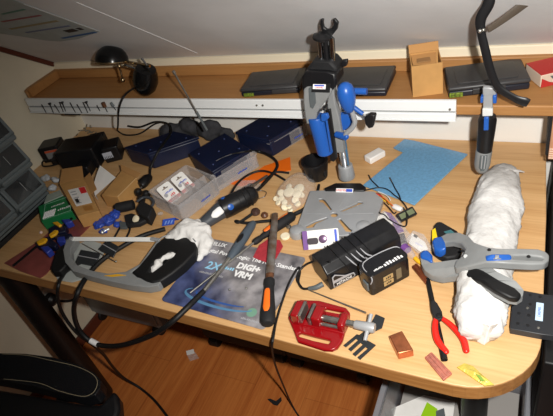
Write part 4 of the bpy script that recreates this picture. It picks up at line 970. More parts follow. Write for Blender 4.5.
# ---- blister pack with purple cells leaning on the stand's base plate
a, b, c_ = at(305.5, 250, .006), at(340, 247, .006), at(306, 231, .040)
M_ = frame(a, b-a, (c_-a).cross(b-a)*-1); w = (b-a).length; d = (M_.inverted() @ c_).y; w = max(w, .08)
t = thing('cell_blister', 'white blister card with two round cells against the base plate', 'blister pack', a.xy.to_3d()+Vector((w/2, 0, DT)))
mb = MB(M_); mb.prism(rrect(0, 0, w, d, .003), 0, .0012); finish('card', mb, PAPER, t)
mb = MB(M_); mb.prism(rrect(-.004, 0, .008, d, .002), .0013, .0020); finish('purple_edge', mb, PURPLE, t)
mb = MB(M_); mb.prism(rrect(w*.88, d*.1, w*.95, d*.95, .001), .0013, .0018); finish('blue_bar', mb, PRINTB, t)
mb = MB(M_); mb.prism(rrect(w*.70, d*.45, w*.84, d*.92, .001), .0013, .0017); finish('fine_print', mb, mat('faint_print', (206, 206, 224), .6), t)
mb = MB(M_); mb.lathe((w*.54, d*.5, .0014), (w*.54, d*.5, .0062), [(0, d*.22), (.8, d*.22), (1, d*.17)], 22); finish('button_cell', mb, mat('dusky_purple', (120, 94, 124), .25, .4), t)
mb = MB(M_); mb.prism(rrect(w*.09, d*.26, w*.40, d*.60, d*.12), .0014, .008); finish('dark_pack', mb, mat('dark_brown_pack', (48, 38, 44), .35), t, .002)

# ---- bags with white cards behind the charger
def bagcard(name, q, hq, lab, inner, m2):
    t_ = thing(name, lab, 'bag', (sum([at(*p, 0) for p in q], Vector())/len(q)), None)
    P_ = [at(p[0], p[1], h) for p, h in zip(q, hq)]
    mb_ = MB(); mb_.plate(P_, .004); o_ = finish('clear_film', mb_, BAGM, t_, .001)
    for nm, pts, h, mm in inner:
        mb_ = MB(); mb_.plate([at(*p, h) for p in pts], .0016); finish(nm, mb_, mm, t_)
    return t_
bagcard('blister_bag', [(360, 236), (366, 222), (384, 210), (398, 218), (412, 236), (404, 248), (392, 240)], [.010]*7, 'clear bag with white card and purple edge behind the battery charger',
    [('white_card', [(361, 235), (368, 223), (385, 212), (393, 222), (384, 236)], .0070, PAPER), ('purple_strip', [(385, 211.5), (391, 213), (404, 231), (398, 233), (392, 222)], .0075, PURPLE), ('dark_part', [(398, 234), (404, 233), (408, 244), (402, 248)], .0078, mat('dark_brown_pack', (48, 38, 44), .35))], None)
bagcard('parts_bag', [(405, 240), (413, 230), (424, 234), (432, 247), (428, 256), (417, 252)], [.011]*6, 'clear bag with small white label between charger and clamp jaw',
    [('white_card', [(412, 233), (425, 242), (428, 249), (421, 252), (409, 243)], .0075, PAPER), ('black_logo', [(414.5, 234), (418, 236), (416.5, 238), (413, 236)], .0081, PRINTK), ('print_line', [(416, 242), (423, 246), (422, 247), (415, 243)], .0081, mat('faint_print', (206, 206, 224), .6))], None)
t = thing('glue_tube', 'clear tube with purple band and yellow tip beside the charger', 'tube', at(410, 255, 0))
a, b = at(402, 246, .010), at(415, 258, .007)
mb = MB(); mb.lathe(a, b, [(0, .009), (.1, .011), (.6, .0105), (.85, .007), (1, .004)], 18); finish('tube_body', mb, CLEARM, t)
mb = MB(); mb.lathe(a.lerp(b, .12), a.lerp(b, .42), [(0, .0114), (1, .0114)], 18); finish('purple_band', mb, PURPLE, t)
mb = MB(); mb.lathe(b, at(421, 264, .006), [(0, .0052), (.6, .005), (1, .0022)], 14); finish('yellow_tip', mb, YEL, t)
mb = MB(); mb.rod(at(420, 262, .004), at(425, 270, .004), .0032, .002, 10); solo('yellow_plug', 'small yellow plastic plug lying beside the grey lower jaw', 'plug', mb, mat('bright_yellow', (240, 204, 24), .4))

# ---- LCD voltmeter with its wire loom
t = thing('panel_meter', 'black double display panel meter with coloured wires on the desk', 'meter', at(407, 214, 0))
a, b, c_ = at(401, 222.5, .006), at(417, 214.5, .006), at(398.5, 213.5, .018)
M_ = frame(a, b-a, (b-a).cross(c_-a)); w = (b-a).length; d = (M_.inverted() @ c_).y
mb = MB(M_); mb.prism(rrect(0, 0, w, d, .0015), -.005, .004); finish('case', mb, BLACK, t, .0012)
for f0 in (.08, .54): mb = MB(M_); mb.prism(rrect(w*f0, d*.22, w*(f0+.38), d*.80, .0006), .004, .0048); finish('lcd_window', mb, LCD, t)
kw = K(360, 170, 6.9125)
mb = MB(); mb.lathe(at(*kw([(225, 245)])[0], .012), at(*kw([(290, 275)])[0], .010), [(0, .004), (.2, .008), (.8, .008), (1, .006)], 14, .7); finish('white_connector', mb, mat('milky_white', (224, 222, 220), .4), t)
wires = [('yellow_wire', YW, [(62, 240), (66, 200), (90, 178), (125, 185), (165, 210), (225, 245)]), ('red_wire', RW, [(90, 165), (125, 168), (160, 190), (200, 225), (228, 246)]), ('white_wire', TUBW, [(45, 330), (55, 270), (62, 215), (78, 190), (100, 180)]),
         ('white_wire', TUBW, [(125, 150), (165, 165), (195, 185), (210, 210)]), ('black_wire', BLACK, [(300, 260), (320, 300), (325, 360), (310, 390), (260, 375), (200, 340), (170, 310), (140, 300), (125, 285)]),
         ('black_wire', BLACK, [(0, 150), (60, 135), (130, 122), (190, 135), (240, 175), (280, 205), (310, 240), (330, 280), (330, 340)]), ('black_wire', BLACK, [(208, 55), (225, 90), (245, 130), (270, 170), (280, 200)]),
         ('black_wire', BLACK, [(60, 35), (80, 70), (110, 100), (130, 120)]), ('black_wire', BLACK, [(165, 225), (200, 260), (235, 300), (250, 290)]), ('brown_wire', mat('brown_wire', (90, 50, 30), .5), [(80, 175), (120, 160), (150, 180), (200, 240)]), ('orange_wire', ORANGE, [(100, 172), (140, 178), (180, 205), (228, 250)]),
         ('black_wire', BLACK, [(-45, 150), (-30, 130), (10, 125), (40, 130)]), ('black_wire', BLACK, [(-62, 120), (-50, 180), (-10, 205), (20, 195), (60, 190)])]
for i, (nm, mm, pts) in enumerate(wires):
    mb = MB(); n_w = len(pts); mb.tube([at(*p, .026+.006*math.sin(i*1.7+j) if p[0] < 130 else .014+.004*math.sin(i*1.7+j)) for j, p in enumerate(kw(pts))], .0013 if nm != 'black_wire' else .0016, 6, sub=6); finish(nm, mb, mm, t)
mb = MB(); mb.rod(at(*kw([(205, 52)])[0], .016), at(*kw([(222, 85)])[0], .016), .0014, n=6); finish('bare_end', mb, STEEL, t)

# ================================================================== left half of the desk
# ---- small parts drawer cabinet against the left wall
XF = -1.385
CABG = mat('cabinet_grey', (96, 104, 106), .45)
def fx(x, y): return atx(x, y, XF)
yb = .865; ya = .30
cb = thing('drawer_cabinet', 'dark grey small parts cabinet with clear tilted bins on the left end of the desk', 'cabinet', (-1.51, (ya+yb)/2, DT))
zt = 1.16
mb = MB(); mb.span((XL+.012, ya, DT+.0006), (XF-.030, yb, zt)); finish('cabinet_shell', mb, CABG, cb, .004)
mb = MB(); mb.span((XF-.034, ya, DT+.0006), (XF+.004, yb+.004, DT+.016)); finish('plinth', mb, BLACKM, cb, .003)
zs_ = [fx(47.5, 188).z, fx(32, 161.5).z, fx(15.7, 138).z]; step = (zs_[2]-zs_[0])/2
wB = .128
def binn(y1_, z0, w_, h_, tilt=.032, depth=.05):
    y0_ = y1_-w_
    dr = MB(); X0 = XF-.03
    # frame sides and bottom lip
    def q(x, y, z): return (x, y, z)
    o_ = bpy.data.objects  # noqa
    mb_ = MB()
    tpl = [(X0-.02, z0), (XF-.004, z0), (XF+.012, z0+h_*.22), (XF-.016, z0+h_), (X0-.02, z0+h_)]
    mb_.hull8([(x, y0_, z) for x, z in tpl], [(x, y1_, z) for x, z in tpl])
    b_ = finish('bin_drawer', mb_, CABG, cb, .003)
    n2 = Vector((h_*.78, 0, .028)).normalized()
    p = [Vector((XF+.0095, y0_+w_*.10, z0+h_*.31)), Vector((XF+.0095, y1_-w_*.10, z0+h_*.31)), Vector((XF-.0115, y1_-w_*.10, z0+h_*.90)), Vector((XF-.0115, y0_+w_*.10, z0+h_*.90))]
    mb_ = MB(); mb_.plate([v+n2*.0022 for v in p], .0014, dirn=tuple(-n2)); finish('clear_window', mb_, mat('smoked_window', (30, 35, 37), .12, coat=.4), b_)
    m0 = (p[0]+p[1])/2; m1_ = (p[2]+p[3])/2
    mb_ = MB(); mb_.rod(m0.lerp(m1_, .25)+n2*.003, m0.lerp(m1_, .8)+n2*.003, .0012, n=6); finish('glint_rib', mb_, GREY, b_)
    mb_ = MB(); mb_.span((XF-.002, y0_+w_*.03, z0+h_*.02), (XF+.017, y1_-w_*.03, z0+h_*.22)); finish('finger_lip', mb_, CABG, b_, .006, seg=3)
for row in range(3):
    for col in range(3):
        yy = yb-.003-col*(wB+.004)
        if yy-wB < ya-.01: break
        binn(yy, zs_[0]+row*step, wB, step-.004)
for col in range(2):
    mb = MB(); y1_ = yb-.004-col*.26; mb.span((XF-.04, y1_-.25, DT+.020), (XF+.004, y1_, zs_[0]-.006)); b_ = finish('wide_drawer', mb, CABG, cb, .003)
    mb = MB(); mb.span((XF+.0035, y1_-.24, DT+.030), (XF+.0062, y1_-.012, zs_[0]-.014)); finish('clear_window', mb, mat('smoked_window', (58, 66, 68), .12), b_)

# ---- black power adapters in the far left corner
def adapter(name, lab, FL, FR, h, dep, body_mat, label=None, stripe=None, extra=None):
    a, b = at(*FL, 0), at(*FR, 0); M_ = frame(a, b-a); w = (b-a).length; M_.translation.z = DT+.0006
    t_ = thing(name, lab, 'adapter', M_ @ Vector((w/2, dep/2, 0)), 'power adapters in the far left corner')
    mb_ = MB(M_); mb_.box((w/2, dep/2, h/2), (w, dep, h)); finish('housing', mb_, body_mat, t_, .005, seg=3)
    if label:
        x0_, x1_, mm = label; mb_ = MB(M_); mb_.box(((x0_+x1_)/2*w, .0-.0004, h*.52), ((x1_-x0_)*w, .001, h*.55)); finish('rating_label', mb_, mm, t_)
        mb_ = MB(M_); mb_.box(((x0_+x1_)/2*w, -.0010, h*.72), ((x1_-x0_)*w, .0012, h*.13)); finish('orange_stripe', mb_, stripe, t_)
    return t_, M_, w
LABG = mat('grey_label', (128, 128, 128), .5)
STRO = mat('orange_red_stripe', (196, 84, 52), .5)
t, M_, w = adapter('power_adapter', 'small black power adapter with orange striped label by the left wall', (45, 164), (64, 160), .062, .07, BLACK, (.30, .95, LABG), STRO)
mb = MB(); mb.tube([at(46, 160, .02), at(42.5, 162, .006), at(43, 166, .005), at(50, 166, .005), at(58, 164, .005)], .003, 8); finish('lead', mb, RUBBER, t)
mb = MB(M_); mb.box((w*.75, -.016, .012), (.026, .03, .024)); finish('plug_block', mb, BLACK, t, .003)
t, M_, w = adapter('power_adapter', 'largest black charger block in the middle of the far left corner', (64, 173), (101, 168), .080, .10, BLACK)
mb = MB(M_); mb.box((w*.72, -.025, .02), (.05, .05, .04)); finish('charging_shoe', mb, BLACK, t, .004)
for q in ((.1, .3), (.18, .5), (.32, .62)):
    mb = MB(M_); mb.rod((w*q[0], .085*q[1], .0615), (w*q[0], .085*q[1], .068), .006, n=12); finish('metal_post', mb, STEEL, t)
t, M_, w = adapter('power_adapter', 'black power adapter with orange striped label nearest the lamp cord', (93, 158), (108, 155), .066, .06, BLACK, (.05, .95, LABG), STRO)
t, M_, w = adapter('power_adapter', 'black power adapter with pale grey barcode label next to the navy box', (107, 164), (123, 160), .058, .07, BLACK)
mb = MB(M_); mb.box((w*.28, -.0005, .031), (w*.56, .001, .024)); lb_ = finish('rating_label', mb, mat('pale_label', (176, 180, 190), .5), t)
for i in range(5): mb = MB(M_); mb.box((w*(.08+.1*i), -.0012, .024), (w*.035, .001, .009)); finish('bar', mb, PRINTK, lb_)
mb = MB()
for i in range(26):
    p = at(74+random.uniform(0, 22), 133+random.uniform(-5, 5), 0); p.y = min(p.y, 1.285)
    q = Vector((random.uniform(-.014, .014), random.uniform(-.008, .008), random.uniform(0, .018)))
    mb.rod((p.x, p.y, DT+.003+random.uniform(0, .012)), Vector((p.x, p.y, DT+.004))+q, .0022, n=6)
o_ = solo('metal_offcuts', 'loose heap of small dull metal bits behind the black adapters', 'metal bits', mb, mat('dull_steel', (150, 144, 130), .4, .6)); o_['kind'] = 'stuff'

# ---- navy blue boxes
def navy(lab, A, Bc, Cc, h):
    a, b, c_ = at(*A, h), at(*Bc, h), at(*Cc, h)      # nearest corner, right end, left end of the lid
    w = (b-a).length; d = (c_-a).length; xd, yd = (b-a)/w, (c_-a)/d
    M_ = Matrix(((xd.x, yd.x, 0, a.x), (xd.y, yd.y, 0, a.y), (0, 0, 1, DT+.0006), (0, 0, 0, 1)))
    t_ = thing('storage_box', lab, 'box', M_ @ Vector((w/2, d/2, 0)), 'navy storage boxes')
    mb_ = MB(M_); mb_.box((w/2, d/2, (h-.008)/2), (w*.97, d*.97, h-.008)); finish('box_body', mb_, BLUED, t_, .004)
    mb_ = MB(M_); mb_.box((w/2, d/2, h-.004), (w, d, .009)); finish('lid', mb_, BLUED, t_, .002)
    for fx_, fy_ in ((.15, .2), (.15, .8), (.85, .2), (.85, .8), (.5, .5)):
        mb_ = MB(M_); mb_.lathe((w*fx_, d*fy_, h), (w*fx_, d*fy_, h+.0015), [(0, .003), (1, .0024)], 10); finish('lid_screw', mb_, mat('navy_screw', (70, 84, 130), .3), t_)
    return t_, M_, w, d
navy('navy plastic box nearest the black adapters, half under the lamp cord', (147.5, 154), (199, 137), (124, 147.5), .062)
navy('navy plastic box in the middle behind the clear divided trays', (212.5, 172), (250, 149), (189, 154), .060)
navy('navy plastic box at the back right beside the drill stand', (269.5, 141), (303, 120.5), (235, 132.5), .060)

# ---- dark grey cloth bag slumped behind the navy boxes
crumple('cloth_bag', [(at(172, 131, .03), .035, (1.4, .7, .9)), (at(190, 128, .035), .04, (1.3, .6, .9)), (at(210, 130, .04), .042, (1.2, .6, .9)), (at(226, 134, .03), .032, (1.2, .7, .9))], CLOTHD,
        'slumped dark grey cloth bag behind the navy boxes under the rail', 'bag', .006, .030, .05)

# ---- clear plastic trays
def tray(lab, A, Bc, Cc, h, logo, divs=(), name='clear_tray', dmax=9):
    a, b, c_ = at(*A, h), at(*Bc, h), at(*Cc, h)
    M_ = frame(a, Vector((b.x-a.x, b.y-a.y, 0))); w = (b-a).length; d = min((M_.inverted() @ c_).y, dmax); M_.translation.z = DT+.0006
    t_ = thing(name, lab, 'tray', M_ @ Vector((w/2, d/2, 0)), 'clear plastic trays')
    k = .002; mb_ = MB(M_)
    mb_.prism(rrect(0, 0, w, d, .008), .0022, h, [rrect(k, k, w-k, d-k, .007)]); mb_.prism(rrect(.0, .0, w, d, .008), 0, .0021); finish('tray_body', mb_, CLEARM, t_)
    mb_ = MB(M_); mb_.prism(rrect(-.003, -.003, w+.003, d+.003, .010), h-.001, h+.002, [rrect(.001, .001, w-.001, d-.001, .007)]); finish('rim', mb_, CLEARM, t_)
    for ax, f in divs:
        mb_ = MB(M_)
        if ax == 'x': mb_.span((w*f-.001, k, .0025), (w*f+.001, d-k, h*.9))
        else: mb_.span((k, d*f-.001, .0025), (w-k, d*f+.001, h*.9))
        finish('divider', mb_, CLEARM, t_)
    if logo:
        mb_ = MB(M_ @ Matrix(((1, 0, 0, 0), (0, 0, -1, -.0006), (0, 1, 0, 0), (0, 0, 0, 1)))); mb_.text('~8', .008, T_((w*logo[0], h*logo[1], 0)), .0003); finish('blue_lettering', mb_, PRINTB, t_)
    return t_, M_, w, d
tr, TM, tw, td = tray('clear divided tray holding two white battery packs', (178, 206.5), (216, 178), (149, 192), .055, (.62, .35), (('y', .38), ('x', .60), ('x', .82)))
tray('clear tray in front of the middle navy box', (214, 180), (257, 154), (206, 174.5), .045, (.6, .45), (), dmax=.022)
tray('clear tray in front of the back right navy box', (269.5, 144.5), (307, 123), (262, 141), .045, (.72, .4), (), dmax=.022)
for i, (p, lab) in enumerate(((( .13, .62), 'white hanging battery pack, left one in the divided clear tray'), ((.50, .72), 'white hanging battery pack, right one in the divided clear tray'))):
    o_ = TM @ Vector((tw*p[0]-.005, td*.52, .022)); M_ = frame(o_, TM.to_3x3() @ Vector((1, 0, 0)), TM.to_3x3() @ Vector((0, -.62, .78)))
    t = thing('battery_pack', lab, 'battery pack', (o_.x, o_.y, DT+.004), 'battery packs in the clear tray')
    W_, D_ = .046, .062
    mb = MB(M_); mb.prism(rrect(0, 0, W_, D_, .006), 0, .0014, [[(W_*.28, D_*.80), (W_*.42, D_*.80), (W_*.42, D_*.85), (W_*.5, D_*.90), (W_*.58, D_*.85), (W_*.58, D_*.80), (W_*.72, D_*.80), (W_*.72, D_*.75), (W_*.28, D_*.75)]]); finish('card', mb, PAPER, t)
    mb = MB(M_); mb.box((W_/2, D_*.12, .002), (W_, D_*.16, .001)); finish('red_band', mb, mat('faded_red_print', (214, 120, 120), .5), t)
    mb = MB(M_); mb.text('~7', .0075, T_((W_*.56, D_*.56, .0016)), .0002); finish('blue_lettering', mb, PRINTB, t)
    mb = MB(M_); mb.text('~3', .010, T_((W_*.62, D_*.34, .0016)), .0002); finish('red_lettering', mb, PRINTR, t)
    mb = MB(M_); mb.prism(circ(W_*.22, D_*.46, .006, 16), .0015, .0021); finish('grey_seal', mb, PRINTG, t)
    mb = MB(M_); mb.prism(circ(W_*.5, D_*.1, .012, 18), .0026, .006); finish('coin_cell', mb, CLEARM, t)

# ---- cardboard cartons, note, green box
def carton(name, lab, tops, h, m_=CARD, cat='box'):
    P_ = [at(p[0], p[1], h) for p in tops]; t_ = thing(name, lab, cat, (sum(P_, Vector())/len(P_)).xy.to_3d()+Vector((0, 0, DT)))
    mb_ = MB(); mb_.hull8([(p.x, p.y, DT+.0006) for p in P_], P_); finish('carton_body', mb_, m_, t_, .0012)
    return t_, P_
t, P_ = carton('open_carton', 'brown open-ended carton with white and red address label lying on the desk', [(77.5, 216.5), (99, 211), (84, 178), (59, 183.5)], .045)
a, b, c_, d_ = P_
def bil(u, v_, dz=0): return a.lerp(b, u).lerp(d_.lerp(c_, u), v_)+Vector((0, 0, dz))
mb = MB(); mb.plate([d_.lerp(c_, .02)+Vector((0, 0, .0)), d_.lerp(c_, .98), at(82, 166, .052), at(62, 169, .056)], .0015); finish('open_flap', mb, CARDI, t)
mb = MB(); mb.plate([c_, c_.lerp(b, .5), c_.lerp(b, .42)+Vector((.024, .008, .004)), c_+Vector((.016, .018, .010))], .0015); finish('open_flap', mb, CARDI, t)
mb = MB(); mb.plate([bil(.18, .25, .0012), bil(.88, .25, .0012), bil(.88, .74, .0012), bil(.18, .74, .0012)], .0008); lb_ = finish('address_label', mb, PAPER, t)
mb = MB(); mb.plate([bil(.62, .55, .0018), bil(.87, .55, .0018), bil(.87, .73, .0018), bil(.62, .73, .0018)], .0005); finish('red_square', mb, PRINTR, lb_)
for v0 in (.30, .38, .46, .56, .64):
    mb = MB(); mb.plate([bil(.24, v0, .0018), bil(.46, v0, .0018), bil(.46, v0+.025, .0018), bil(.24, v0+.025, .0018)], .0005); finish('print_line', mb, PRINTG, lb_)
mb = MB(); mb.plate([bil(.26, .33, .002), bil(.40, .33, .002), bil(.40, .44, .002), bil(.26, .44, .002)], .0005); finish('print_block', mb, PRINTK, lb_)
mb = MB(); mb.plate([bil(.42, .08, .0012), bil(.80, .06, .0012), bil(.80, .19, .0012), bil(.42, .21, .0012)], .0006); finish('tape_patch', mb, mat('brown_tape', (168, 116, 56), .3), t)
t, P_ = carton('tan_carton', 'plain tan cardboard carton beside the white note and black plug', [(101.5, 195), (117.5, 197), (136.5, 178), (121.5, 170.5)], .045)
a, b, c_, d_ = P_
mb = MB(); mb.plate([d_, c_, c_+Vector((.004, .020, .004)), d_+Vector((-.02, .024, .006))], .0014); finish('flap', mb, CARDI, t)
mb = MB(); e0_, e1_ = b, c_; mb.rod(e0_+Vector((0, 0, .0004)), e1_+Vector((0, 0, .0004)), .0012, n=6); finish('creased_edge', mb, mat('pale_crease', (206, 170, 120), .8), t)
t = thing('paper_note', 'creased white paper note standing between the two cartons', 'paper', at(102, 184, 0))
mb = MB(); q = [((100, 165.5), .070), ((115.5, 177.5), .058), ((104, 188), .030), ((95, 196), .020), ((93, 187), .030), ((96, 176), .050)]
mb.plate([at(*p, h) for p, h in q], .0008, dirn=(.2, .8, -.3)); finish('sheet', mb, PAPER, t)
mb = MB(); mb.plate([at(*p, h) for p, h in [((93, 187), .030), ((95, 196), .020), ((98, 200), .002), ((95, 192), .002)]], .0008, dirn=(.2, .8, -.3)); finish('folded_foot', mb, PAPER, t)
t, P_ = carton('green_box', 'green box with white lettering beside the clear drawers', [(41.5, 221.5), (72, 211), (64, 195.5), (38, 206.5)], .034, GREENB)
a, b, c_, d_ = P_
M_ = frame(a, b-a, (d_-a).cross(b-a)*-1); w = (b-a).length; d = (M_.inverted() @ d_).y
mb = MB(M_); mb.prism([(.004, .004), (w-.004, .004), (w-.004, d-.004), (.004, d-.004)], .0006, .0010, [[(.0055, .0055), (w-.0055, .0055), (w-.0055, d-.0055), (.0055, d-.0055)]]); finish('white_border', mb, mat('pale_green_print', (150, 206, 176), .5), t)
mb = MB(M_); mb.text('~9', .0085, T_((w*.5, d*.66, .0010)), .0002); finish('white_lettering', mb, PRINTW, t)
for i in range(7): mb = MB(M_); mb.rod((w*(.06+.055*i), d*.10, .0016), (w*(.10+.055*i), d*.44, .0016), .0022, n=6); finish('printed_screw', mb, PRINTW, t)
mb = MB(M_); mb.text('~6', .012, T_((w*.72, d*.33, .0010)), .0002); finish('white_lettering', mb, PRINTW, t)
mb = MB(); mb.plate([at(*p, .036) for p in [(44, 203), (63, 195), (60, 190), (47, 195)]], .03); finish('grey_side', mb, mat('greyish_side', (150, 160, 150), .6), t)
crumple('crumpled_paper', [(at(46, 178, .012), .018, (1.3, .7, .6)), (at(55, 180, .012), .016, (1.3, .8, .6)), (at(52, 188, .012), .016, (1, 1, .7))], mat('grey_white_paper', (190, 194, 198), .7), 'crumpled grey white paper beside the drawer cabinet', 'paper', .004, .016, .015)

# ---- dull red film with two small blue and yellow clamps on it
mb = MB(); mb.plate([at(*p, .0022) for p in [(4, 263), (20, 271), (40, 278), (46, 274), (70, 246), (97, 219), (82, 216), (66, 217), (40, 240)]], .0016)
solo('red_folder', 'dull red translucent plastic folder lying under the two small clamps', 'folder', mb, REDF)
def miniclamp(lab, p0, p1, body, jaws, yel):
    t_ = thing('mini_clamp', lab, 'clamp', at(*p1, 0), 'small blue and yellow clamps')
    a_, b_ = at(*p0, .008), at(*p1, .012)
    mb_ = MB(frame(a_, b_-a_)); L__ = (b_-a_).length; mb_.box((L__/2, 0, 0), (L__, .006, .004)); finish('bar', mb_, STEELD, t_)
    for q in body: mb_ = MB(); mb_.plate([at(*p, .026) for p in q], .020); finish('body', mb_, mat('clamp_navy', (20, 24, 48), .4), t_, .003)
    for q in jaws: mb_ = MB(); mb_.plate([at(*p, .030) for p in q], .022); finish('jaw_pad', mb_, mat('clamp_blue', (44, 60, 150), .4), t_, .003)
    for q in yel: mb_ = MB(); mb_.plate([at(*p, .032) for p in q], .008); finish('yellow_grip', mb_, YEL, t_, .002)
kq = K(0, 220, 6.9125)
miniclamp('small yellow and navy bar clamp with its bar pointing to the front left', (13, 266), (42, 242), [kq([(240, 150), (330, 110), (395, 160), (380, 185), (300, 180), (250, 178)])], [kq([(275, 185), (330, 175), (358, 200), (320, 228)])], [kq([(248, 150), (300, 120), (325, 125), (310, 150), (262, 168)])])
miniclamp('small yellow and navy bar clamp lying beside the green box', (50, 240), (72, 218), [kq([(330, 60), (370, 35), (460, 40), (450, 75), (380, 95), (340, 110)]), kq([(385, 100), (490, 90), (498, 105), (440, 150), (375, 125)])], [kq([(395, 115), (445, 110), (450, 150), (390, 148)]), kq([(420, -5), (480, -10), (500, 5), (450, 25)])], [kq([(335, 100), (380, 65), (400, 70), (385, 95), (345, 115)]), kq([(360, 15), (395, 8), (425, 30), (405, 42)])])
mb = MB(); mb.ball(at(41, 232.5, .006), .005, n=10); solo('small_bead', 'tiny pale bead on the wood beside the small clamps', 'bead', mb, mat('pale_bead', (224, 200, 190), .4))

# ---- crumpled blue film
crumple('blue_wrapper', [(at(99, 225, .006), .016, (1.2, 1, .6)), (at(108, 220, .010), .020, (1.2, 1, .7)), (at(115, 214, .010), .018, (1, 1, .7)), (at(103, 232, .005), .012, (1.3, .8, .6)), (at(118, 224, .006), .012, (1, 1, .7))], BLUEF, 'crumpled bright blue plastic wrapper beside the open carton', 'wrapper', .003, .016, .012)
t = thing('silver_capsule', 'small silver capsule lying on the blue wrapper edge', 'capsule', at(106, 231, 0))
mb = MB(); mb.lathe(at(101, 233, .007), at(109.5, 228.5, .007), [(0, .003), (.1, .006), (.6, .006), (.65, .0045), (.95, .0045), (1, .002)], 14); finish('body', mb, mat('pale_silver', (190, 190, 186), .3, .3), t)
mb = MB(); mb.lathe(at(103, 232, .007), at(104, 231.5, .007), [(0, .0064), (1, .0064)], 14); finish('ring', mb, GREYD, t)

# ---- black plug, cylinder, holder with cream disc
kz = K(110, 180, 6.9125)
t = thing('mains_plug', 'black mains plug with two bright pins beside the tan carton', 'plug', at(141, 187, 0))
a, b = at(140, 186, .018), at(150, 176, .018)
mb = MB(); mb.lathe(b, a, [(0, .010), (.2, .017), (.7, .019), (.9, .018), (1, .015)], 20, .8); finish('plug_body', mb, BLACK, t)
for dx in (-.0095, .0095):
    s_ = Vector((b.y-a.y, a.x-b.x, 0)).normalized()*dx; p = a+s_; q = p+(a-b).normalized()*.019
    mb = MB(); mb.rod(p, q, .0024, n=10); finish('pin', mb, CHROME, t)
mb = MB(); mb.tube([b, at(151, 167, .03), at(158, 152, .066), at(165, 142, .070), at(171, 132, .072), at(168, 124, .060), at(155, 122, .035), at(140, 127, .02), at(128, 126, .015)], .0038, 10); finish('flex', mb, RUBBER, t)
t = thing('black_clip_holder', 'black ribbed clip holder with loose straps in front of the divided tray', 'holder', at(145, 210, 0))
q = kz([(175, 195), (215, 135), (300, 185), (265, 262), (190, 225)])
mb = MB(); mb.plate([at(*p, .034) for p in q], .032); finish('block', mb, BLACKM, t, .004)
mb = MB(); mb.tube([at(*p, .030) for p in kz([(185, 150), (230, 120), (280, 125), (300, 155), (290, 180)])], .0045, 10, .7); finish('grey_loop', mb, mat('slate_grey', (66, 70, 76), .5), t)
mb = MB(); mb.plate([at(*p, .018) for p in kz([(95, 240), (150, 225), (210, 250), (270, 262), (200, 298), (110, 310)])], .016); finish('lower_block', mb, BLACKM, t, .004)
t = thing('black_cylinder', 'short matt black cylinder lying beside the blue wrapper', 'cylinder', at(125, 208, 0))
mb = MB(); mb.lathe(at(*kz([(45, 195)])[0], .017), at(*kz([(165, 170)])[0], .017), [(0, .010), (.04, .0155), (.5, .0165), (.96, .0155), (1, .012)], 22); finish('body', mb, BLACKM, t)
mb = MB(); mb.lathe(at(*kz([(35, 197)])[0], .017), at(*kz([(47, 194.5)])[0], .017), [(0, .012), (1, .013)], 22); finish('end_cap', mb, RUBBER, t)
p = at(136, 219, .021); n1 = Vector((-.1, -.5, .85)).normalized(); mb = MB(); mb.lathe(p-n1*.002, p+n1*.004, [(0, .0095), (.1, .0105), (.9, .0105), (1, .0095)], 20)
solo('sanding_disc', 'round cream felt disc leaning on the black clip holder', 'felt disc', mb, FELT)
t = thing('key_bunch', 'small black plastic knobs in front of the tan carton', 'knobs', at(140, 199, 0))
for i, q in enumerate(((138, 192), (141, 199), (146, 194))):
    p = at(*q, .012); mb = MB(); mb.lathe(Vector((p.x, p.y, DT+.0008)), Vector((p.x, p.y, DT+.022)), [(0, .010), (.3, .013), (.8, .012), (1, .008)], 14); finish('knob', mb, BLACK, t)
t = thing('blue_card', 'small folded blue printed card beside the cotton glove', 'card', at(168, 223, 0))
mb = MB(); a, b, c_, d_ = at(162, 226, .006), at(174, 224, .006), at(175, 217.5, .022), at(163, 219.5, .022); mb.plate([a, b, c_, d_], .001); finish('front', mb, mat('royal_blue_card', (44, 78, 176), .5), t)
mb = MB(); mb.plate([c_, d_, d_+Vector((0, .012, -.018)), c_+Vector((0, .012, -.018))], .001); finish('back', mb, mat('royal_blue_card', (44, 78, 176), .5), t)
for f in (.3, .55, .8): mb = MB(); mb.plate([a.lerp(b, f-.06)+Vector((0, -.0008, .0040)), a.lerp(b, f+.06)+Vector((0, -.0008, .0040)), d_.lerp(c_, f+.06)+Vector((0, -.0008, -.0030)), d_.lerp(c_, f-.06)+Vector((0, -.0008, -.0030))], .0004); finish('pale_print', mb, mat('pale_blue_mark', (110, 140, 210), .5), t)
mb = MB(); mb.lathe(at(158, 214, .006), at(163, 213, .006), [(0, .004), (.3, .0055), (.8, .0055), (1, .002)], 12); solo('clear_bulb', 'tiny clear plastic bulb on the wood by the blue card', 'bulb', mb, CLEARM)

# ---- rotary tool with blue buttons, cables and the orange sheet
t = thing('rotary_tool', 'black and grey rotary tool with blue buttons lying by the clear tray', 'rotary tool', at(230, 205, 0))
a, b, c_ = at(197, 229, .018), at(223, 209, .028), at(257, 192, .031)
mb = MB(); mb.lathe(a, b, [(0, .008), (.08, .016), (.3, .018), (.7, .022), (.92, .025), (1, .024)], 24, .95); finish('grey_nose', mb, mat('slate_grey', (66, 70, 76), .5), t)
mb = MB(); mb.lathe(b-(c_-b)*.06, c_, [(0, .023), (.04, .0285), (.25, .0295), (.6, .028), (.85, .0255), (.96, .019), (1, .010)], 28); finish('motor_body', mb, BLACK, t)
ax1 = (c_-b).normalized(); sd = ax1.cross(Vector((0, 0, 1))).normalized()
for f_, up_, r_ in ((.10, (-.25, 1), .006), (.16, (.85, .45), .0085)):
    nrm = (sd*up_[0]+Vector((0, 0, 1))*up_[1]).normalized(); p = b+(c_-b)*f_+nrm*.0285
    mb = MB(); mb.lathe(p, p+nrm*.003, [(0, r_), (.7, r_), (1, r_*.7)], 16); finish('blue_button', mb, BLUE, t)
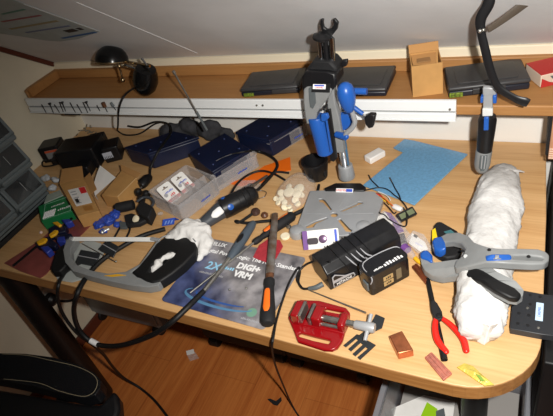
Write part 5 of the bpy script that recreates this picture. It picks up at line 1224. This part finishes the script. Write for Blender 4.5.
nrm = (sd*.75+Vector((0, 0, .66))).normalized(); p = a.lerp(b, .75)+nrm*.0222
M_ = frame(p, (b-a), nrm); mb = MB(M_); mb.tube([(-.018, .001, .0), (-.008, 0, .0015), (.010, 0, .002), (.016, 0, .0015)], [.003, .010, .011, .009], 14, .28, sub=4); finish('white_label', mb, PRINTW, t)
mb = MB(); 
for f_ in (.45, .6, .75): 
    p = b+(c_-b)*f_; mb = MB(); mb.lathe(p-ax1*.0018, p+ax1*.0018, [(0, .027), (.5, .0292), (1, .027)], 28); finish('cooling_rib', mb, BLACKM, t)
mb = MB(); mb.tube([c_, at(250, 196, .014), at(262, 186, .010), at(275, 171, .007), at(277, 163, .012), at(270, 156, .016), at(258, 151.5, .02), at(246, 151.5, .066), at(232, 154, .0685)], [.0045]*6+[.004, .003, .002], 10); finish('power_cord', mb, RUBBER, t)
mb = MB(); mb.tube([at(232, 154, .0685), at(224, 157, .0682), at(216, 161, .068)], [.0018, .0013, .0011], 8); finish('bare_wire', mb, CHROME, t)
t = thing('loop_cable', 'black cable looped over the orange sheet behind the rotary tool', 'cable', at(255, 180, 0))
mb = MB(); mb.tube([at(230, 203, .03), at(231, 194, .03), at(238, 183, .016), at(248, 175, .008), at(260, 171, .006), at(272, 173, .006), at(285, 180, .006)], .0034, 10); finish('cord', mb, RUBBER, t)
mb = MB(); mb.tube([at(262, 185, .016), at(270, 176, .012), at(277, 172, .010), at(289, 173, .006)], .0034, 10); finish('cord', mb, RUBBER, t)
mb = MB(); mb.tube([at(255, 212, .006), at(240, 222, .006), at(236, 221, .006), at(246, 223, .005), at(262, 221.5, .005), at(278, 220, .006)], .0042, 10)
solo('short_black_lead', 'short black lead lying between rotary tool and screwdriver handle', 'cable', mb, RUBBER)
mb = MB(); mb.tube([at(295, 214, .008), at(303, 210, .008), at(311, 203, .007), at(317, 193, .007), at(319, 185, .007)], [.006, .0055, .0048, .0042, .004], 10)
solo('curved_black_lead', 'curved black lead running from the screwdriver butt past the disc bag', 'cable', mb, RUBBER)
mb = MB(); mb.plate([at(*p, .002) for p in [(229, 183), (248, 177), (264, 166), (290, 157), (291, 170), (279, 172), (262, 182), (240, 186)]], .0014)
solo('orange_card', 'bright orange flat card lying under the looped black cable', 'card', mb, ORSHEET)
t = thing('steel_holder', 'brushed steel shank with wire loop behind the rotary tool', 'shank', at(258, 186, 0))
mb = MB(); mb.rod(at(246, 190, .044), at(267, 176, .016), .0045, .004, 12); finish('shank', mb, STEEL, t)
mb = MB(); mb.tube([at(248, 196, .02), at(258, 191, .012), at(266, 192, .006), at(264, 197, .004), at(256, 199, .004)], .0012, 6); finish('wire_loop', mb, CHROME, t)
t = thing('clear_parts_bag', 'flat clear bag of dark small parts on the orange card', 'bag', at(240, 184, 0))
mb = MB(); mb.plate([at(*p, .012) for p in [(232, 188), (240, 180), (256, 180), (262, 185), (250, 194), (238, 196)]], .008); finish('film', mb, BAGM, t, .002)
mb = MB(); mb.plate([at(*p, .006) for p in [(240, 189), (250, 183), (257, 184), (248, 191)]], .003); finish('dark_contents', mb, mat('dark_brown_pack', (48, 38, 44), .35), t)
p = at(256, 213.5, 0); mb = MB(); mb.lathe((p.x, p.y, DT+.0006), (p.x, p.y, DT+.014), [(0, .012), (.4, .0135), (.9, .010), (1, .006)], 18); solo('brown_cap', 'round translucent brown cap beside the rotary tool body', 'cap', mb, mat('smoky_brown', (70, 50, 44), .25))
p = at(265, 216.5, 0); mb = MB(); mb.lathe((p.x, p.y, DT+.0006), (p.x, p.y, DT+.012), [(0, .009), (.5, .010), (1, .006)], 18); solo('brown_cap', 'smaller rusty brown cap touching the screwdriver side of the other cap', 'cap', mb, mat('rusty_cap', (96, 60, 40), .4))
mb = MB(); mb.lathe(at(216, 206, .012), at(223, 201, .012), [(0, .004), (.3, .008), (1, .008)], 14); solo('red_stopper', 'small bright red stopper between clear tray and rotary tool', 'stopper', mb, RED)

# ================================================================== under and beside the desk
# rolling drawer units: only their fronts, castors and shadows peep out below the desk edge
def trolley(lab, xa, xb, y0_, z1_, m_):
    t_ = thing('rolling_unit', lab, 'rolling cabinet', ((xa+xb)/2, y0_+.15, 0), 'rolling units under the desk')
    mb_ = MB(); mb_.span((xa, y0_+.02, .045), (xb, y0_+.34, z1_)); finish('cabinet_body', mb_, m_, t_, .01)
    mb_ = MB(); mb_.span((xa+.01, y0_+.012, .07), (xb-.01, y0_+.021, z1_-.02)); finish('drawer_front', mb_, m_, t_, .004)
    for x in (xa+.035, xb-.035):
        for y in (y0_+.035, y0_+.30):
            mb_ = MB(); mb_.rod((x-.019, y, .0265), (x+.019, y, .0265), .026, n=20); w_ = finish('castor', mb_, RUBBER, t_, .004)
            mb_ = MB(); mb_.rod((x, y, .03), (x, y, .053), .008, n=12); finish('castor_stem', mb_, STEELD, w_)
trolley('grey rolling drawer unit furthest left below the desk', atz(100, 321, 0).x-.03, atz(162, 327, 0).x+.05, .880, .42, mat('tub_grey', (124, 128, 132), .5))
trolley('dark rolling drawer unit in the middle below the printed mat', atz(218, 341, 0).x-.03, atz(284, 358, 0).x+.03, .890, .40, BLACKM)
trolley('dark rolling drawer unit below the red vise', atz(299, 361, 0).x-.03, atz(366, 380, 0).x+.03, .890, .40, BLACKM)
# clear tub with papers
a = atz(386.5, 386, .47); b = atz(374, 430, .30)
tx0, ty0 = atz(386, 388, .46).x, atz(386, 388, .46).y
t = thing('plastic_tub', 'clear grey plastic tub with papers standing under the right desk end', 'tub', (tx0+.2, ty0+.12, 0))
w_, d_, hh = .30, .30, .46
mb = MB(T_((tx0, ty0-.12, 0))); k = .003
mb.prism(rrect(0, 0, w_, d_, .02), .004, hh, [rrect(k, k, w_-k, d_-k, .018)]); mb.prism(rrect(0, 0, w_, d_, .02), .0006, .0039); finish('tub_body', mb, mat('grey_clear_plastic', (150, 152, 158), .2, alpha=.5), t)
mb = MB(T_((tx0, ty0-.12, 0))); mb.prism(rrect(-.012, -.012, w_+.012, d_+.012, .03), hh-.012, hh, [rrect(k, k, w_-k, d_-k, .018)]); finish('rim', mb, mat('grey_clear_plastic', (150, 152, 158), .2, alpha=.5), t)
hz = .30
mb = MB(); P_ = [atz(*p, hz) for p in [(398, 410), (424, 396), (452, 402), (470, 440), (405, 440)]]; mb.plate(P_, .004); pp = solo('white_leaflet', 'white leaflet with lime green patch lying in the clear tub', 'leaflet', mb, PAPER, base=(P_[0].x+.04, P_[0].y, hz-.004)) if False else None
t = thing('white_leaflet', 'white leaflet with lime green patch lying in the clear tub', 'leaflet', (P_[0]+P_[2])/2-Vector((0, 0, .004)))
P_ = [Vector((min(max(p.x, tx0+.008), tx0+w_-.008), min(max(p.y, ty0-.112), ty0+d_-.128), p.z)) for p in P_]
mb = MB(); mb.plate([atz(*p, hz) for p in [(391, 409), (424, 395), (455, 401.5), (452, 425), (396, 425)]], .003); finish('sheet', mb, PAPER, t)
mb = MB(); mb.plate([atz(*p, hz+.001) for p in [(419, 420), (427, 402), (437.5, 409), (434, 425)]], .001); finish('lime_patch', mb, LIME, t)
mb = MB(); mb.plate([atz(*p, hz+.0012) for p in [(436, 411), (444, 408), (446, 420), (436, 422)]], .001); finish('grey_photo', mb, GREYD, t)
q = atz(420, 410, hz)
mb = MB(); mb.box((tx0+w_/2, ty0-.12+d_/2, .15), (w_-.02, d_-.02, .285)); solo('paper_stack', 'pile of paper filling the clear tub below the white leaflet', 'papers', mb, mat('greyish_paper', (150, 146, 142), .8))

# dark pedestal right of the desk and grey box in front of it
t = thing('dark_pedestal', 'tall black pedestal standing directly right of the desk', 'pedestal', (.16, .9, 0))
mb = MB(); mb.span((.058, .62, .01), (.30, 1.30, .725)); finish('carcass', mb, STEELD, t, .004)
mb = MB(); mb.span((.057, .64, .06), (.0585, 1.18, .70)); finish('side_panel', mb, BLACKM, t)
mb = MB(); mb.span((.075, .64, 0), (.29, 1.18, .012)); finish('plinth', mb, STEELD, t)
t = thing('grey_box', 'grey metal box on the floor in front of the black pedestal', 'box', (.25, .45, 0))
mb = MB(); mb.span((.150, .30, .0006), (.36, .60, .40)); finish('casing', mb, mat('grey_casing', (120, 122, 124), .5), t, .006)
mb = MB(); mb.span((.148, .32, .26), (.1505, .58, .37)); finish('side_panel', mb, mat('grey_casing_light', (140, 142, 144), .5), t, .002)
mb = MB(); mb.tube([(.148, .56, .30), (.138, .50, .36), (.142, .40, .39), (.165, .34, .405)], .006, 10)
finish('black_lead', mb, RUBBER, t)
# wooden side board hanging from the shelf's right end
t = thing('side_board', 'pinkish wood board at the right end under the shelf', 'board', (.062, 1.19, .80))
zb = aty(546, 159, 1.10).z
mb = MB(); mb.span((.040, 1.098, zb), (.075, YB-.004, HS-.0265)); finish('board', mb, PANEL, t, .002)
mb = MB(); mb.span((.034, 1.112, zb+.003), (.0405, YB-.005, HS-.027)); finish('shaded_side', mb, BLACKM, t)  # black slab that paints in the shade on the board's left face
for i in range(5): mb = MB(); mb.span((.041, 1.0965, zb+.004+.006*i), (.074, 1.0985, zb+.007+.006*i)); finish('pale_ridge', mb, mat('pale_ridge', (222, 190, 166), .6), t)

# chair whose armrest reaches into the lower left
t = thing('office_chair', 'black leather office chair with stitched armrest in the lower left', 'chair', (-1.05, .06, 0))
zr = .65
arm = [(-30, 352), (0, 353), (25, 353.5), (52, 357), (78, 364.5), (94, 372.5), (100.5, 380), (100, 388), (95, 395), (84, 398), (60, 393), (35, 386.5), (0, 379.5), (-30, 375)]
AP = [atz(x, y, zr) for x, y in arm]
mb = MB(); mb.plate(AP, .035); finish('armrest_pad', mb, LEATHER, t, .012, seg=4)
cen = sum(AP, Vector())/len(AP)
st_ = [p+(cen-p).normalized()*.010+Vector((0, 0, .0002)) for p in AP[1:-1]]
mb = MB(); mb.tube(st_, .0006, 6, sub=5); finish('stitching', mb, STITCH, t)
mb = MB(); pts = [p+Vector((.012, -.012, -.040)) for p in AP]; pts = [atz(x, y, zr-.04) for x, y in [(-30, 384), (0, 389), (40, 396), (75, 402), (100, 404), (108, 396), (113, 389), (118, 396), (119, 408), (114, 424), (90, 440), (-30, 440)]]
mb.plate(pts, .04); finish('arm_bracket', mb, BLACK, t, .012, seg=3)
sx0 = cen.x; 
mb = MB(); mb.prism(rrect(sx0-.24, -.34, sx0+.25, .14, .07), .40, .49); finish('seat_cushion', mb, LEATHER, t, .02, seg=3)
mb = MB(); mb.tube([(sx0+.04, .335, .59), (sx0+.04, .30, .42), (sx0+.02, .12, .385), (sx0, -.05, .38)], .020, 12, sub=5); finish('arm_support', mb, BLACK, t)
mb = MB(); mb.rod((sx0, -.1, .08), (sx0, -.1, .40), .028, n=18); finish('gas_column', mb, STEELD, t)
for k in range(5):
    a_ = math.radians(90+72*k); e_ = Vector((sx0+.30*math.cos(a_), -.1+.30*math.sin(a_), .065))
    mb = MB(); mb.rod((sx0, -.1, .095), e_, .022, .014, 12); g_ = finish('base_leg', mb, BLACK, t)
    mb = MB(); mb.rod((e_.x-.022, e_.y, .03), (e_.x+.022, e_.y, .03), .0295, n=18); finish('castor', mb, RUBBER, g_, .004)

# on the floor
p0, p1 = atz(190, 353, 0), atz(196, 350, 0)
t = thing('paper_scrap', 'tiny white scrap with clear film lying on the wooden floor', 'scrap', p0)
mb = MB(); mb.plate([atz(*p, .003) for p in [(186, 351), (193.5, 349), (194.5, 353), (187, 355)]], .0022); finish('white_part', mb, PAPER, t)
mb = MB(); mb.plate([atz(*p, .0025) for p in [(187, 355), (195, 352), (199, 358), (190, 361)]], .0015); finish('clear_film', mb, BAGM, t)
mb = MB(); mb.plate([atz(*p, .006) for p in [(267.5, 399), (270, 398.5), (276, 401), (281, 397), (281.5, 400), (277, 405), (273, 404)]], .0052)
solo('black_offcut', 'small angled black plastic offcut on the floor below the vise', 'offcut', mb, BLACKM)
# plug hanging at the left under the desk
t = thing('wall_plug', 'round black plug with lead on the left wall below the desk', 'plug', (XL+.02, 1.0, .35))
p = atx(52, 300, XL+.03)
mb = MB(); mb.lathe((XL+.002, p.y, p.z), (XL+.045, p.y, p.z), [(0, .018), (.3, .026), (.8, .024), (1, .012)], 20); finish('plug_body', mb, BLACK, t)
mb = MB(); mb.span((XL+.0005, p.y-.045, p.z-.045), (XL+.010, p.y+.045, p.z+.045)); finish('socket_plate', mb, mat('socket_white', (206, 206, 200), .5), t, .003)
mb = MB(); mb.tube([(XL+.045, p.y, p.z), (XL+.08, p.y+.05, p.z-.04), (XL+.12, p.y+.15, p.z-.03), (XL+.2, p.y+.22, p.z+.02)], .005, 10); finish('lead', mb, RUBBER, t)

# ------------------------------------------------------------------ light: the camera's flash and a weak warm room light
fl = bpy.data.lights.new('flash', 'SPOT'); fl.energy = 91; fl.shadow_soft_size = .016; fl.color = (1, .97, .92); fl.spot_size = math.radians(106); fl.spot_blend = 1
fo = bpy.data.objects.new('flash', fl); COL.objects.link(fo)
fo.location = CAM + right*.10 - down*.035
fo.rotation_euler = (at(425, 225) - fo.location).to_track_quat('-Z', 'Y').to_euler()
W = bpy.data.worlds.new('world'); S.world = W; W.use_nodes = True
W.node_tree.nodes['Background'].inputs['Color'].default_value = (1.0, .90, .78, 1)
W.node_tree.nodes['Background'].inputs['Strength'].default_value = .07
S.view_settings.view_transform = 'Standard'; S.view_settings.look = 'None'
S.view_settings.exposure = 0; S.view_settings.gamma = 1; S.view_settings.use_curve_mapping = False
